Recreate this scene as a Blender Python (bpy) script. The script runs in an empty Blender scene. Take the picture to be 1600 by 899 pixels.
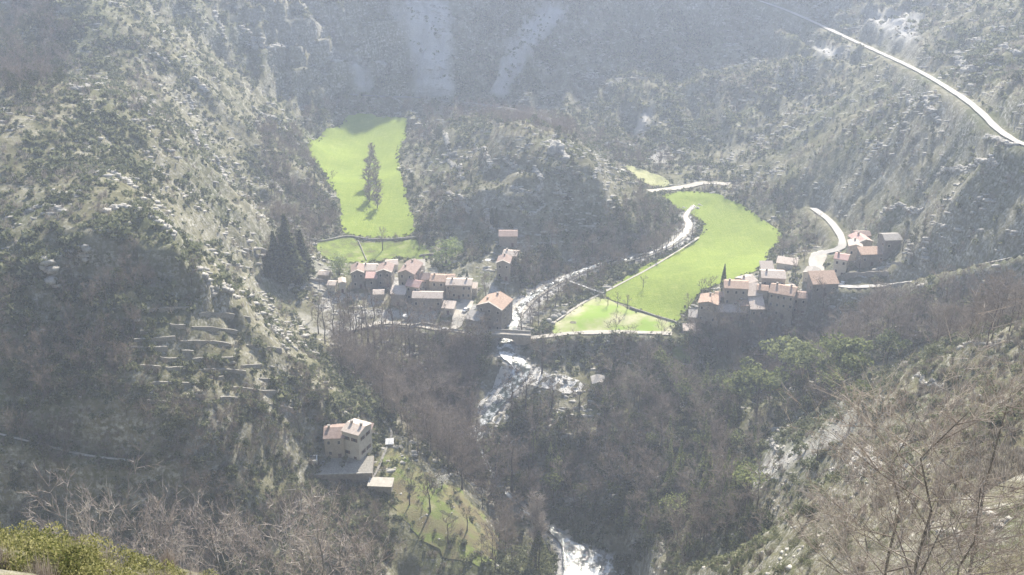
import bpy, math, random
import numpy as np
from mathutils import Vector, Matrix, geometry
R = math.radians
random.seed(7); RNG = np.random.default_rng(11)
S = bpy.context.scene
COL = S.collection

# ------------------------------------------------------------------ camera, sky, sun, exposure
PITCH, FPX, CAMZ = R(26.0), 1750.0, 240.0          # picture is 1600 x 899
cam = bpy.data.objects.new('camera', bpy.data.cameras.new('camera'))
COL.objects.link(cam)
cam.location = (0, 0, CAMZ); cam.rotation_euler = (R(90) - PITCH, 0, 0)
cam.data.sensor_width = 36; cam.data.lens = 36 * FPX / 1600
cam.data.clip_start = 0.5; cam.data.clip_end = 12000
S.camera = cam
SUN_EL, SUN_AZ = R(35.5), R(15)                      # azimuth to the right of straight ahead (+Y)
W = bpy.data.worlds.new('World'); S.world = W; W.use_nodes = True
nt = W.node_tree; bg = nt.nodes['Background']
sky = nt.nodes.new('ShaderNodeTexSky'); sky.sky_type = 'NISHITA'; sky.sun_disc = False
sky.sun_elevation = SUN_EL; sky.sun_rotation = SUN_AZ; sky.altitude = 600; sky.air_density = 1.3; sky.dust_density = 1.5
nt.links.new(sky.outputs[0], bg.inputs[0]); bg.inputs[1].default_value = 0.075
sl = bpy.data.lights.new('sun', 'SUN'); sl.energy = 5.0; sl.angle = R(0.53); sl.color = (1.0, 0.92, 0.79)
sun = bpy.data.objects.new('sun', sl); COL.objects.link(sun); sun.location = (0, 0, 600)
sd = Vector((math.sin(SUN_AZ) * math.cos(SUN_EL), math.cos(SUN_AZ) * math.cos(SUN_EL), math.sin(SUN_EL)))
sun.rotation_euler = sd.to_track_quat('Z', 'Y').to_euler()
S.view_settings.view_transform = 'Standard'; S.view_settings.look = 'None'
S.view_settings.exposure = 1.22; S.view_settings.gamma = 1; S.view_settings.use_curve_mapping = False
S.cycles.max_bounces = 5; S.cycles.volume_bounces = 1; S.cycles.transparent_max_bounces = 8
S.cycles.diffuse_bounces = 2; S.cycles.glossy_bounces = 2
S.cycles.use_denoising = True
S.cycles.sample_clamp_indirect = 4

# ------------------------------------------------------------------ numpy helpers
CP, SP = math.cos(PITCH), math.sin(PITCH)
def ray(u, v):
    dx = (u - 800) / FPX; dy = (449.5 - v) / FPX
    return dx, CP + dy * SP, -SP + dy * CP
def at_y(u, v, Y):
    a, b, c = ray(u, v); t = Y / b
    return (a * t, Y, CAMZ + c * t)
def project(x, y, z):
    dz = z - CAMZ
    f = y * CP - dz * SP; up = y * SP + dz * CP
    f = np.maximum(f, 0.5)
    return 800 + FPX * x / f, 449.5 - FPX * up / f, f
def hash2(ix, iy, s):
    n = (ix.astype(np.int64) * 374761393 + iy.astype(np.int64) * 668265263 + s * 1274126177) & 0x7fffffff
    n = ((n ^ (n >> 13)) * 1274126177) & 0x7fffffff
    n = ((n ^ (n >> 16)) * 60493) & 0x7fffffff
    return (n & 0xffff) / 65535.0
def vnoise(x, y, s=0):
    ix = np.floor(x); iy = np.floor(y); fx = x - ix; fy = y - iy
    fx = fx * fx * fx * (fx * (fx * 6 - 15) + 10); fy = fy * fy * fy * (fy * (fy * 6 - 15) + 10)
    ix = ix.astype(np.int64); iy = iy.astype(np.int64)
    a = hash2(ix, iy, s); b = hash2(ix + 1, iy, s); c = hash2(ix, iy + 1, s); d = hash2(ix + 1, iy + 1, s)
    return (a * (1 - fx) + b * fx) * (1 - fy) + (c * (1 - fx) + d * fx) * fy
def fbm(x, y, o=4, s=0, ridged=False):
    r = 0; a = .5; tot = 0
    for k in range(o):
        n = vnoise(x + 17.3 * k, y - 9.1 * k, s + k)
        if ridged: n = 1 - abs(2 * n - 1)
        r = r + a * n; tot += a; a *= .5
        x, y = (x * .8 - y * .6) * 2.03, (x * .6 + y * .8) * 2.03
    return r / tot
def smooth(a, b, x):
    t = np.clip((x - a) / (b - a), 0, 1); return t * t * (3 - 2 * t)
def inpoly(px, py, poly):
    px = np.asarray(px); py = np.asarray(py); c = np.zeros(px.shape, bool)
    n = len(poly); j = n - 1
    for i in range(n):
        xi, yi = poly[i][:2]; xj, yj = poly[j][:2]
        if yi != yj:
            c ^= ((yi > py) != (yj > py)) & (px < (xj - xi) * (py - yi) / (yj - yi) + xi)
        j = i
    return c

# ------------------------------------------------------------------ terrain heights: surveyed points (picture column, row, distance)
SP_ = [  # left mountain
 (0,0,740),(110,0,660),(300,0,760),(400,0,800),(0,60,690),(60,60,640),(130,130,520),(0,150,560),(60,170,470),(220,130,590),(330,120,660),(400,150,720),
 (200,300,405),(120,300,395),(0,300,400),(300,250,500),(380,250,590),(450,200,690),(270,400,358),(150,400,352),(40,400,354),(330,430,374),(350,330,480),(420,330,560),
 (0,500,329),(100,500,329),(200,500,332),(300,500,337),(400,480,400),(460,545,385),(400,560,345),(0,600,312),(150,600,312),(300,600,319),(420,640,330),(470,610,350),
 (0,720,297),(150,720,297),(300,720,302),(420,740,312),(0,850,284),(150,850,283),(300,850,286),(420,850,288),(520,880,286),(450,690,325),
 # far cliffs and back slopes
 (480,160,760),(550,152,790),(620,150,800),(560,100,815),(550,0,850),(480,60,800),(700,150,805),(700,60,850),(700,0,900),(850,0,940),(850,90,850),(850,150,790),
 (1000,0,930),(1000,100,830),(1000,200,735),(1100,250,675),(1180,0,900),(1180,100,790),(1180,200,700),(1300,50,790),(1300,150,690),(1250,270,610),(1330,250,580),
 (1450,50,690),(1450,118,600),(1450,180,540),(1600,0,640),(1600,100,530),(1600,225,430),(1540,170,490),
 # right spur
 (1420,260,515),(1500,300,440),(1600,310,405),(1360,330,520),(1450,350,455),
 # right road and below
 (1450,435,425),(1600,400,378),(1530,480,378),(1400,480,400),(1600,480,352),(1480,550,352),(1350,550,385),
 # near right slope
 (1600,560,215),(1480,590,235),(1380,610,262),(1310,640,285),(1240,690,290),(1160,745,300),(1600,650,165),(1450,700,185),(1300,760,205),(1600,780,105),(1450,830,120),(1300,860,150),(1600,899,70),(1180,850,215),(1080,880,230),
 (1230,790,245),
 (0,962,54),(150,950,53),(300,942,52),(450,948,50),
]
ZP = [  # (column, row, height above the valley floor)
 (490,260,0),(490,220,0),(540,185,0),(620,185,0),(640,300,0),(650,370,0),(530,360,0),(585,280,0),(500,400,2),(480,460,3),(490,520,0),(560,440,2),(620,440,2),(690,400,0),(700,450,2),(650,490,0),(560,500,0),(760,505,0),(740,540,-4),
 (650,530,-3),(560,560,-3),(520,540,0),(560,600,-4),(650,600,-12),(700,660,-18),(620,660,-3),(540,715,8),(590,720,6),(480,735,10),(600,770,2),(690,800,-4),(740,850,-12),(640,860,-8),(560,820,2),(720,740,-12),(760,790,-22),(620,899,-12),(740,899,-16),
 # river
 (1100,292,-1),(1065,350,-2),(1050,375,-2),(960,405,-3),(880,440,-3),(820,480,-4),(800,520,-5),(790,560,-7),(860,590,-9),(780,600,-13),(770,650,-20),(760,700,-25),(790,760,-29),(860,830,-33),(910,870,-35),(920,899,-36),
 # right field and village
 (1050,310,0),(1120,310,0),(1200,360,0),(1210,400,2),(1100,400,0),(1000,430,0),(1050,490,0),(900,500,0),(870,520,-1),(960,540,-4),(1060,530,-1),(1070,565,-7),(1150,490,5),(1230,470,8),(1290,445,14),(1200,540,-6),(1290,520,0),(1150,560,-10),
 (900,560,-7),(950,600,-11),(1290,400,15),(1320,380,18),(1275,330,8),(1360,400,24),(1400,395,30),(1330,448,19),(1380,445,24),
 (1050,620,-12),(1100,700,-2),(1000,700,-15),(1180,640,3),(1250,600,12),(1000,800,-20),(1080,800,2),(940,760,-25),(980,860,-20),(1300,560,8),
 (900,640,-14),(850,700,-18),
 # central hill
 (690,190,1),(690,300,4),(760,400,5),(730,350,8),(760,240,18),(700,240,9),(960,385,1),(1040,360,0),(1035,330,1),(960,260,4),(900,400,1),(830,430,1),(1000,280,2),(1010,330,4),
 (800,165,3),(900,200,2),(700,165,3),(960,240,1),(1050,270,0),
]
YP = [(870,228,588),(800,200,615),(920,255,575),(860,290,560),(800,320,552),(960,300,585),(900,345,550),(750,200,675)]
WP = [  # world points out of view: camera ledge, plateaus behind the rims
 (0,0,237),(-90,0,238),(90,0,236),(0,50,185),(50,50,190),(-120,60,170),(-25,110,118),(30,110,120),(-100,130,116),(-60,190,70),(20,190,48),(-160,220,50),(60,240,30),(120,120,150),(-220,60,190),(-200,150,120),
 (200,0,235),(200,120,160),(300,0,240),(300,200,150),(330,350,150),(360,480,150),(420,600,160),(-300,0,235),(-350,250,110),(-350,400,150),(-420,550,150),(-480,700,170),(-400,850,200),
 (-200,1000,215),(0,1050,200),(200,1050,205),(400,950,230),(500,800,230),(-560,1050,260),(560,1050,260),(-560,0,240),(560,0,250),(560,500,230),(-560,300,200)]
pts = [at_y(*p) for p in SP_ + YP]
for u, v, z in ZP:
    a, b, c = ray(u, v); t = (z - CAMZ) / c; pts.append((a * t, b * t, z))
pts += WP
P = np.array(pts, float); PX, PZ = P[:, :2], P[:, 2]
def tps(r2): return np.where(r2 > 0, r2 * np.log(np.maximum(r2, 1e-9)) * .5, 0)
SC = 200.0
A = PX / SC; n = len(A)
K = tps(((A[:, None] - A[None]) ** 2).sum(-1)) + np.eye(n) * 6e-4
M_ = np.zeros((n + 3, n + 3)); M_[:n, :n] = K; M_[:n, n] = 1; M_[:n, n + 1:] = A; M_[n, :n] = 1; M_[n + 1:, :n] = A.T
sol = np.linalg.solve(M_, np.r_[PZ, 0, 0, 0])
CX0, CX1, CY0, CY1, STEP = -560, 560, -40, 1080, 2.0
cx = np.arange(CX0, CX1 + .1, STEP); cy = np.arange(CY0, CY1 + .1, STEP)
def base_h(X, Y):
    q = np.stack([X.ravel(), Y.ravel()], 1) / SC; out = np.zeros(len(q))
    for i in range(0, len(q), 20000):
        b = q[i:i + 20000]
        out[i:i + 20000] = tps(((b[:, None] - A[None]) ** 2).sum(-1)) @ sol[:n] + sol[n] + b @ sol[n + 1:]
    return out.reshape(X.shape)
GX, GY = np.meshgrid(cx, cy)          # [iy, ix]
H = np.clip(base_h(GX, GY), -45, 300)
def hat(x, y, Hh=None):
    Hh = H if Hh is None else Hh
    x = np.asarray(x, float); y = np.asarray(y, float)
    fx = np.clip((x - CX0) / STEP, 0, len(cx) - 1.001); fy = np.clip((y - CY0) / STEP, 0, len(cy) - 1.001)
    ix = fx.astype(int); iy = fy.astype(int); fx = fx - ix; fy = fy - iy
    return (Hh[iy, ix] * (1 - fx) + Hh[iy, ix + 1] * fx) * (1 - fy) + (Hh[iy + 1, ix] * (1 - fx) + Hh[iy + 1, ix + 1] * fx) * fy
TS = np.arange(25, 1100, 1.0)
def hit(u, v):
    a, b, c = ray(u, v)
    z = CAMZ + c * TS; hh = hat(a * TS, b * TS)
    k = np.argmax(z < hh)
    if not (z < hh).any(): k = len(TS) - 1
    t0, t1 = TS[max(k - 1, 0)], TS[k]
    for _ in range(8):
        tm = (t0 + t1) / 2
        if CAMZ + c * tm < hat(a * tm, b * tm): t1 = tm
        else: t0 = tm
    return (float(a * t1), float(b * t1), float(hat(a * t1, b * t1)))

# ------------------------------------------------------------------ places on the ground (outlines read in picture columns/rows, then fixed in the world)
def world_poly(pl): return [hit(u, v) for u, v in pl]
def dense(pl, closed=True, step=3.0):
    out = []; n = len(pl); m = n if closed else n - 1
    for i in range(m):
        p0 = pl[(i - 1) % n] if closed or i > 0 else pl[i]; p1 = pl[i]; p2 = pl[(i + 1) % n]; p3 = pl[(i + 2) % n] if closed or i + 2 < n else p2
        d = math.dist(p1[:2], p2[:2]); k = max(1, int(d / step))
        for j in range(k):
            t = j / k
            out.append(tuple(.5 * (2 * b + (c - a) * t + (2 * a - 5 * b + 4 * c - d_) * t * t + (3 * b - a - 3 * c + d_) * t ** 3) for a, b, c, d_ in zip(p0, p1, p2, p3)))
    if not closed: out.append(tuple(pl[-1]))
    return out
POLY = {
 'lf': [(484,222),(505,207),(534,195),(545,182),(580,180),(628,182),(636,200),(628,225),(622,250),(632,290),(640,330),(649,352),(643,367),(600,373),(540,366),(533,350),(528,310),(512,285),(498,262),(482,245)],
 'lf2': [(500,378),(535,370),(580,378),(640,376),(662,382),(672,398),(655,408),(620,404),(560,412),(510,408),(498,395)],
 'rf': [(1035,308),(1065,300),(1110,302),(1140,312),(1165,325),(1200,350),(1222,368),(1212,385),(1200,400),(1190,418),(1150,436),(1100,455),(1075,480),(1056,502),(1020,492),(985,480),(945,462),(960,447),(1010,417),(1060,388),(1095,366),(1098,350),(1075,330),(1050,318)],
 'rf2': [(935,465),(985,484),(1030,499),(1057,507),(1050,518),(1000,522),(950,520),(890,522),(862,519),(870,505),(900,482)],
 'far': [(975,258),(1000,265),(1045,284),(1030,292),(1000,283)],
 'small': [(1052,547),(1078,549),(1080,572),(1052,570)],
 'knoll': [(592,705),(625,700),(650,730),(700,755),(745,790),(768,820),(775,860),(740,890),(680,885),(645,850),(622,800),(610,770),(592,735)],
 'lane': [(712,480),(722,470),(738,470),(731,490),(717,510),(705,513),(707,495)],
 'plaza': [(1269,399),(1290,397),(1288,420),(1298,438),(1280,438),(1267,416)],
 'vil_l': [(490,425),(560,412),(650,405),(700,430),(790,430),(800,480),(780,520),(640,510),(500,530),(480,500)],
 'ham': [(1320,380),(1360,372),(1410,372),(1410,390),(1360,402),(1320,405)],
 'band': [(1330,435),(1430,428),(1500,412),(1660,375),(1660,425),(1500,447),(1430,465),(1330,468)],
 'casc': [(742,610),(775,580),(830,574),(895,585),(925,600),(905,622),(850,610),(806,622),(788,650),(794,662),(762,664),(740,640)],
}
WPOLY = {k: dense(world_poly(p), True, 4.0) for k, p in POLY.items()}
PATHS = {  # picture path, width in metres
 'hill_road': ([(1100,-34),(1140,-18),(1180,0),(1240,22),(1340,68),(1430,110),(1500,152),(1535,180),(1560,205),(1600,228),(1660,240)], 3.6),
 'village_road': ([(1270,327),(1295,345),(1312,368),(1315,385),(1295,395),(1274,403),(1270,415),(1285,435),(1305,446),(1330,450),(1380,448),(1430,440),(1500,422),(1600,400),(1690,380)], 3.8),
 'valley_road': ([(560,512),(600,505),(640,508),(690,515),(740,521),(775,527),(830,530),(870,523),(960,520),(1050,522)], 3.2),
 'far_road': ([(545,148),(600,152),(650,153),(700,160),(760,165),(830,178),(900,205)], 3.5),
 'field_track': ([(1014,299),(1050,296),(1080,291),(1100,287),(1140,288)], 4.5),
 'garden_path': ([(596,655),(612,678),(604,700),(595,722),(585,745),(572,757)], .9),
 'forest_path': ([(-40,672),(0,680),(60,695),(130,712),(200,722)], .9),
 'field_path': ([(866,505),(905,478),(940,460),(1010,423),(1060,393),(1092,372)], 1.0),
}
RIV = [((1085,320),4),((1072,335),6),((1076,352),8),((1062,370),8),((1030,386),6),((990,399),6),((940,411),6),((900,422),7),((860,440),9),((825,465),12),((803,495),12),((793,520),10),((790,548),9),((815,572),11),((800,600),10),((775,635),7),((748,675),6),((756,715),3),((775,750),2.5),((812,790),2.5),((855,822),4),((885,848),7),((905,872),19),((925,899),23),((945,930),13),((990,980),12)]
def wpath(pl): return dense([hit(u, v) for u, v in pl], False, 3.0)
WPATH = {k: (wpath(p), w) for k, (p, w) in PATHS.items()}
rp = [hit(u, v) for (u, v), w in RIV]
# the bed must run downhill
for i in range(1, len(rp)): rp[i] = (rp[i][0], rp[i][1], min(rp[i][2], rp[i - 1][2] - .15))
RIVW = dense([(p[0], p[1], p[2], w) for p, (_, w) in zip(rp, RIV)], False, 3.0)

def seg_dist(path, maxd):
    """distance to a path on the terrain grid, with the path height at the nearest place"""
    D = np.full(H.shape, 1e9); Z = np.zeros(H.shape); WD = np.zeros(H.shape)
    for p in path:
        i0 = max(int((p[0] - maxd - CX0) / STEP), 0); i1 = min(int((p[0] + maxd - CX0) / STEP) + 2, len(cx))
        j0 = max(int((p[1] - maxd - CY0) / STEP), 0); j1 = min(int((p[1] + maxd - CY0) / STEP) + 2, len(cy))
        if i1 <= i0 or j1 <= j0: continue
        d = np.hypot(GX[j0:j1, i0:i1] - p[0], GY[j0:j1, i0:i1] - p[1])
        m = d < D[j0:j1, i0:i1]
        D[j0:j1, i0:i1][m] = d[m]; Z[j0:j1, i0:i1][m] = p[2]
        if len(p) > 3: WD[j0:j1, i0:i1][m] = p[3]
    return D, Z, WD
def blur(a, k):
    for _ in range(2):
        for ax in (0, 1):
            c = np.cumsum(np.concatenate([np.repeat(a.take([0], ax), k + 1, ax), a, np.repeat(a.take([-1], ax), k, ax)], ax), ax)
            n_ = a.shape[ax]
            a = (c.take(range(2 * k + 1, 2 * k + 1 + n_), ax) - c.take(range(0, n_), ax)) / (2 * k + 1)
    return a
flat = np.zeros(H.shape)
for k in WPOLY: flat[inpoly(GX, GY, WPOLY[k])] = 1.0 if k not in ('casc', 'knoll', 'ham') else .6
Hb = blur(H, 4)
H0 = H.copy()
soft = blur(flat, 3); flat = np.maximum(blur(flat, 2), flat)
# relief: ravines and ribs, ledges, broken ground
U_, V_, F_ = project(GX, GY, H)
gy_, gx_ = np.gradient(H, STEP); slope = np.hypot(gx_, gy_)
steep = smooth(.25, .7, slope)
far = smooth(640, 760, GY) * smooth(-10, 30, H + 20)
nr = smooth(60, 170, GY)
rough = (1 - soft)
wx = GX + 14 * (fbm(GX / 60, GY / 60, 3, 5) - .5); wy = GY + 14 * (fbm(GX / 60, GY / 60, 3, 9) - .5)
rel = (fbm(wx / 85, wy / 85, 5, 21, True) - .62) * 15 * (.25 + steep)
rel += (fbm(wx / 22, wy / 22, 4, 31) - .5) * 5.0 * (.35 + steep)
rel += (fbm(wx / 7, wy / 7, 3, 41, True) - .6) * 2.2 * (.3 + steep)
rel += far * (fbm(wx / 26, wy / 90, 4, 51, True) - .6) * 27
rel += far * steep * (fbm(wx / 9, wy / 26, 3, 52, True) - .6) * 10
H = H + rel * rough * (.35 + .65 * nr)
def strata(mask, stepz, k):
    global H
    q = H / stepz + (fbm(GX / 50, GY / 50, 2, 61) - .5) * 1.2; f = q - np.floor(q)
    H = H + mask * rough * ((smooth(.30, .62, f) - f) * stepz * k)
cl = blur((inpoly(U_, V_, [(395,0),(640,0),(640,60),(700,150),(560,150),(480,150),(400,90)]) & (GY > 600)).astype(float), 5)
strata(cl, 16, .95)
cl2 = blur((inpoly(U_, V_, [(40,385),(120,360),(300,385),(420,470),(400,500),(300,440),(200,430),(100,450),(40,440)]) & (GY < 520)).astype(float), 3)
strata(cl2, 9, .9)
terr = blur((inpoly(U_, V_, [(180,480),(300,460),(440,500),(500,600),(470,640),(300,620),(180,570)]) & (GY < 460)).astype(float), 4)
q = H / 3.2; f = q - np.floor(q); H = H + terr * (smooth(.55, .95, f) - f) * 3.2 * .8
strata(steep * (1 - cl) * (1 - cl2) * (1 - terr) * .6, 6, .6)
H += soft * 0.25 * (fbm(GX / 20, GY / 20, 3, 71) - .5)
def cliff(pl, Y0, drop, face, run, wiggle=6, seed=0):
    '''lower the ground on the viewer's side of a rim line so that the rim stands as a rock face'''
    global H
    w = sorted(at_y(u, v, y)[:2] for u, v, y in pl); xs = [a for a, b in w]; ys = [b for a, b in w]
    yc = np.interp(GX, xs, ys) + wiggle * 2 * (fbm(GX / 14, GX * 0 + seed, 4, 120 + seed) - .5) + 2.5 * np.sign(np.sin(GX / 7.3 + 3 * fbm(GX / 20, GX * 0, 2, 5)))
    d = yc - GY; ends = smooth(xs[0] - 5, xs[0] + 18, GX) * (1 - smooth(xs[-1] - 18, xs[-1] + 5, GX))
    H = H - drop * ends * smooth(0, face, d) * (1 - smooth(run * .35, run, d))
cliff([(40,408,352),(90,396,354),(150,386,356),(220,384,357),(290,398,359),(345,432,358),(400,490,352)], 0, 9, 2.5, 60, 5, 1)
cliff([(395,75,830),(450,60,835),(520,62,830),(600,50,838),(640,40,850)], 0, 12, 4, 26, 8, 2)
cliff([(400,118,800),(450,112,800),(530,118,798),(600,100,815)], 0, 7, 3, 16, 6, 3)
cliff([(730,60,850),(780,50,860),(830,40,880)], 0, 9, 3, 24, 8, 4)
cliff([(60,180,470),(100,176,480)], 0, 3, 2, 20, 3, 5)
# benches for the roads, bed for the river
for k, (pth, w) in WPATH.items():
    zz = np.array([p[2] for p in pth]); K_ = np.ones(5) / 5
    zz = np.convolve(np.r_[zz[:1].repeat(2), zz, zz[-1:].repeat(2)], K_, 'valid')
    pth[:] = [(p[0], p[1], z) for p, z in zip(pth, zz)]
    D, Z, _ = seg_dist(pth, w / 2 + 9)
    t = 1 - smooth(w / 2 + 1.6, w / 2 + 7, D)
    H = H * (1 - t) + Z * t; flat = np.maximum(flat, 1 - smooth(w / 2 + .5, w / 2 + 2.5, D))
for _ in range(1):
    zz = np.array([p[2] for p in RIVW]); zz = np.convolve(np.r_[zz[:1].repeat(3), zz, zz[-1:].repeat(3)], np.ones(7) / 7, 'valid')
    RIVW = [(p[0], p[1], z, p[3]) for p, z in zip(RIVW, zz)]
D, Z, WD = seg_dist(RIVW, 24)
WD = WD / 2
t = 1 - smooth(0, 8, D - WD - 3)
bed = Z - 1.1 + 0.5 * (fbm(GX / 5, GY / 5, 3, 81) - .5)
H = H * (1 - t) + bed * t
flat = np.maximum(flat, 1 - smooth(0, 1.5, D - WD - 1.5))
# rocky steps of the cascade
cm = blur(inpoly(GX, GY, WPOLY['casc']).astype(float), 1)
H += cm * (fbm(GX / 9, GY / 5, 3, 83, True) - .55) * 5.0
rivD = D - WD

# ------------------------------------------------------------------ material helpers
def new_mat(name, rough=.9, spec=.15):
    m = bpy.data.materials.new(name); m.use_nodes = True
    b = m.node_tree.nodes['Principled BSDF']; b.inputs['Roughness'].default_value = rough; b.inputs['Specular IOR Level'].default_value = spec
    return m, m.node_tree, b
def N(nt, t, **kw):
    n_ = nt.nodes.new('ShaderNode' + t)
    for k, v in kw.items(): setattr(n_, k, v)
    return n_
def noise(nt, scale, detail=4, rough=.55, vec=None, stretch=None):
    n_ = N(nt, 'TexNoise'); n_.inputs['Scale'].default_value = scale; n_.inputs['Detail'].default_value = detail; n_.inputs['Roughness'].default_value = rough
    if vec is None:
        g = N(nt, 'NewGeometry'); vec = g.outputs['Position']
    if stretch:
        mp = N(nt, 'Mapping'); mp.inputs['Scale'].default_value = stretch; nt.links.new(vec, mp.inputs[0]); vec = mp.outputs[0]
    nt.links.new(vec, n_.inputs['Vector']); return n_.outputs['Fac']
def ramp(nt, fac, stops):
    r = N(nt, 'ValToRGB'); e = r.color_ramp.elements
    while len(e) < len(stops): e.new(.5)
    for k, (p, c) in enumerate(stops):
        e[k].position = p; e[k].color = (*c, 1) if len(c) == 3 else c
    nt.links.new(fac, r.inputs[0]); return r.outputs[0]
def mix(nt, f, a, b):
    m = N(nt, 'Mix', data_type='RGBA')
    for s, v in ((m.inputs[0], f), (m.inputs[6], a), (m.inputs[7], b)):
        if hasattr(v, 'links'): nt.links.new(v, s)
        else: s.default_value = v if isinstance(v, (int, float)) else (*v, 1)
    return m.outputs[2]
def bump(nt, b, h, strength=.5, dist=.3):
    n_ = N(nt, 'Bump'); n_.inputs['Strength'].default_value = strength; n_.inputs['Distance'].default_value = dist
    nt.links.new(h, n_.inputs['Height']); nt.links.new(n_.outputs[0], b.inputs['Normal'])
def math_(nt, op, a, b=None, c=None):
    n_ = N(nt, 'Math', operation=op)
    for i, v in enumerate((a, b, c)):
        if v is None: continue
        if hasattr(v, 'links'): nt.links.new(v, n_.inputs[i])
        else: n_.inputs[i].default_value = v
    n_.use_clamp = op in ('MULTIPLY', 'ADD', 'SUBTRACT', 'MULTIPLY_ADD'); return n_.outputs[0]
def vary(name, c0, c1, rough=.9, scale=.35, island=.6, c2=None, spec=.1, trans=0.0):
    """foliage or bark: colour differs between plants (noise in the world) and between leaves (per island)"""
    m, nt, b = new_mat(name, rough, spec)
    g = N(nt, 'NewGeometry')
    f = math_(nt, 'MULTIPLY_ADD', g.outputs['Random Per Island'], island, math_(nt, 'MULTIPLY', noise(nt, scale, 3), 1 - island))
    oi = N(nt, 'ObjectInfo'); f = math_(nt, 'ADD', f, math_(nt, 'MULTIPLY_ADD', oi.outputs['Random'], .34, math_(nt, 'MULTIPLY_ADD', noise(nt, .16, 2), .5, 0.0)) if False else math_(nt, 'MULTIPLY', oi.outputs['Random'], .30))
    f = math_(nt, 'SUBTRACT', f, .12)
    st = [(.25, c0), (.75, c1)] if c2 is None else [(.2, c0), (.5, c1), (.8, c2)]
    c = ramp(nt, f, st); nt.links.new(c, b.inputs['Base Color'])
    if trans:
        tl = N(nt, 'BsdfTranslucent'); nt.links.new(c, tl.inputs[0]); ms = N(nt, 'MixShader'); ms.inputs[0].default_value = trans
        nt.links.new(b.outputs[0], ms.inputs[1]); nt.links.new(tl.outputs[0], ms.inputs[2]); nt.links.new(ms.outputs[0], nt.nodes['Material Output'].inputs[0])
    return m
M = {}
# ground
m, nt, b = new_mat('hillside', .95, .08)
g = N(nt, 'NewGeometry'); sx = N(nt, 'SeparateXYZ'); nt.links.new(g.outputs['Normal'], sx.inputs[0])
n_big = noise(nt, .018, 5, .6); n_mid = noise(nt, .11, 5, .65); n_sm = noise(nt, .7, 4, .7)
soil = ramp(nt, n_mid, [(.3, (.10, .10, .055)), (.5, (.19, .18, .105)), (.68, (.30, .28, .19))])
rock = ramp(nt, n_sm, [(.3, (.26, .25, .22)), (.5, (.44, .43, .39)), (.68, (.66, .64, .59))])
st = math_(nt, 'MULTIPLY_ADD', sx.outputs[2], -1.5, 1.22)                   # steeper ground shows more rock
amt = math_(nt, 'ADD', st, math_(nt, 'MULTIPLY_ADD', n_mid, 2.4, -1.0))
amt = math_(nt, 'MULTIPLY', amt, ramp(nt, n_sm, [(.42, (0, 0, 0)), (.58, (1, 1, 1))]))
amt = math_(nt, 'ADD', amt, math_(nt, 'MULTIPLY', ramp(nt, n_big, [(.56, (0, 0, 0)), (.66, (1, 1, 1))]), .35))
band = noise(nt, 1.0, 4, .7, stretch=(.05, .05, .55)); crack = noise(nt, 1.0, 3, .6, stretch=(.45, .45, .06))
rock = mix(nt, math_(nt, 'MULTIPLY', ramp(nt, band, [(.44, (0, 0, 0)), (.56, (1, 1, 1))]), .6), rock, (.17, .16, .145))
rock = mix(nt, math_(nt, 'MULTIPLY', ramp(nt, crack, [(.40, (1, 1, 1)), (.47, (0, 0, 0))]), .6), rock, (.10, .10, .09))
gr = mix(nt, ramp(nt, n_big, [(.38, (1, 1, 1)), (.5, (0, 0, 0))]), soil, (.12, .13, .06))
# scree chutes (real pale fans) are marked per vertex
at = N(nt, 'Attribute', attribute_name='scree')
base_c = mix(nt, amt, gr, rock)
scree_c = ramp(nt, noise(nt, 1.2, 5, .75), [(.3, (.42, .41, .40)), (.7, (.70, .68, .66))])
nt.links.new(mix(nt, at.outputs['Fac'], base_c, scree_c), b.inputs['Base Color'])
bump(nt, b, noise(nt, .9, 6, .75), .9, 1.0); M['terrain'] = m
# meadow
def grass_mat(name, ca, cb, cc):
    m, nt, b = new_mat(name, .85, .15)
    c = ramp(nt, noise(nt, .05, 4, .6), [(.3, ca), (.65, cb)])
    rows = noise(nt, .25, 3, .5, stretch=(1.0, 7.0, 1.0))
    c = mix(nt, math_(nt, 'MULTIPLY', ramp(nt, rows, [(.4, (0, 0, 0)), (.7, (1, 1, 1))]), .45), c, cc)
    c = mix(nt, math_(nt, 'MULTIPLY', ramp(nt, noise(nt, .8, 6, .75), [(.42, (0, 0, 0)), (.62, (1, 1, 1))]), .6), c, ca)
    c = mix(nt, math_(nt, 'MULTIPLY', ramp(nt, noise(nt, .13, 5, .7), [(.55, (0, 0, 0)), (.72, (1, 1, 1))]), .5), c, cc)
    ln = noise(nt, 1.0, 2, .5, stretch=(.9, .05, .9)); c = mix(nt, math_(nt, 'MULTIPLY', ramp(nt, ln, [(.45, (0, 0, 0)), (.55, (1, 1, 1))]), .28), c, ca)
    nt.links.new(c, b.inputs['Base Color']); bump(nt, b, noise(nt, 1.2, 5, .75), .9, .5); return m
M['meadow'] = grass_mat('meadow_grass', (.165, .235, .022), (.255, .335, .038), (.37, .40, .10))
M['lawn'] = grass_mat('garden_grass', (.11, .14, .04), (.20, .26, .06), (.32, .31, .15))
m, nt, b = new_mat('rough_grass', .9, .1)
c = ramp(nt, noise(nt, .12, 5, .7), [(.36, (.15, .14, .07)), (.46, (.17, .22, .05)), (.56, (.24, .31, .06)), (.68, (.38, .38, .18))])
nt.links.new(mix(nt, math_(nt, 'MULTIPLY', noise(nt, 1.2, 5, .75), .4), c, (.12, .14, .05)), b.inputs['Base Color']); bump(nt, b, noise(nt, 1.5, 5, .75), .8, .5); M['rough'] = m
m, nt, b = new_mat('knoll_ground', .9, .1)
c = ramp(nt, noise(nt, .09, 5, .65), [(.38, (.20, .16, .10)), (.49, (.24, .23, .115)), (.58, (.19, .25, .06)), (.72, (.38, .37, .20))])
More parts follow.
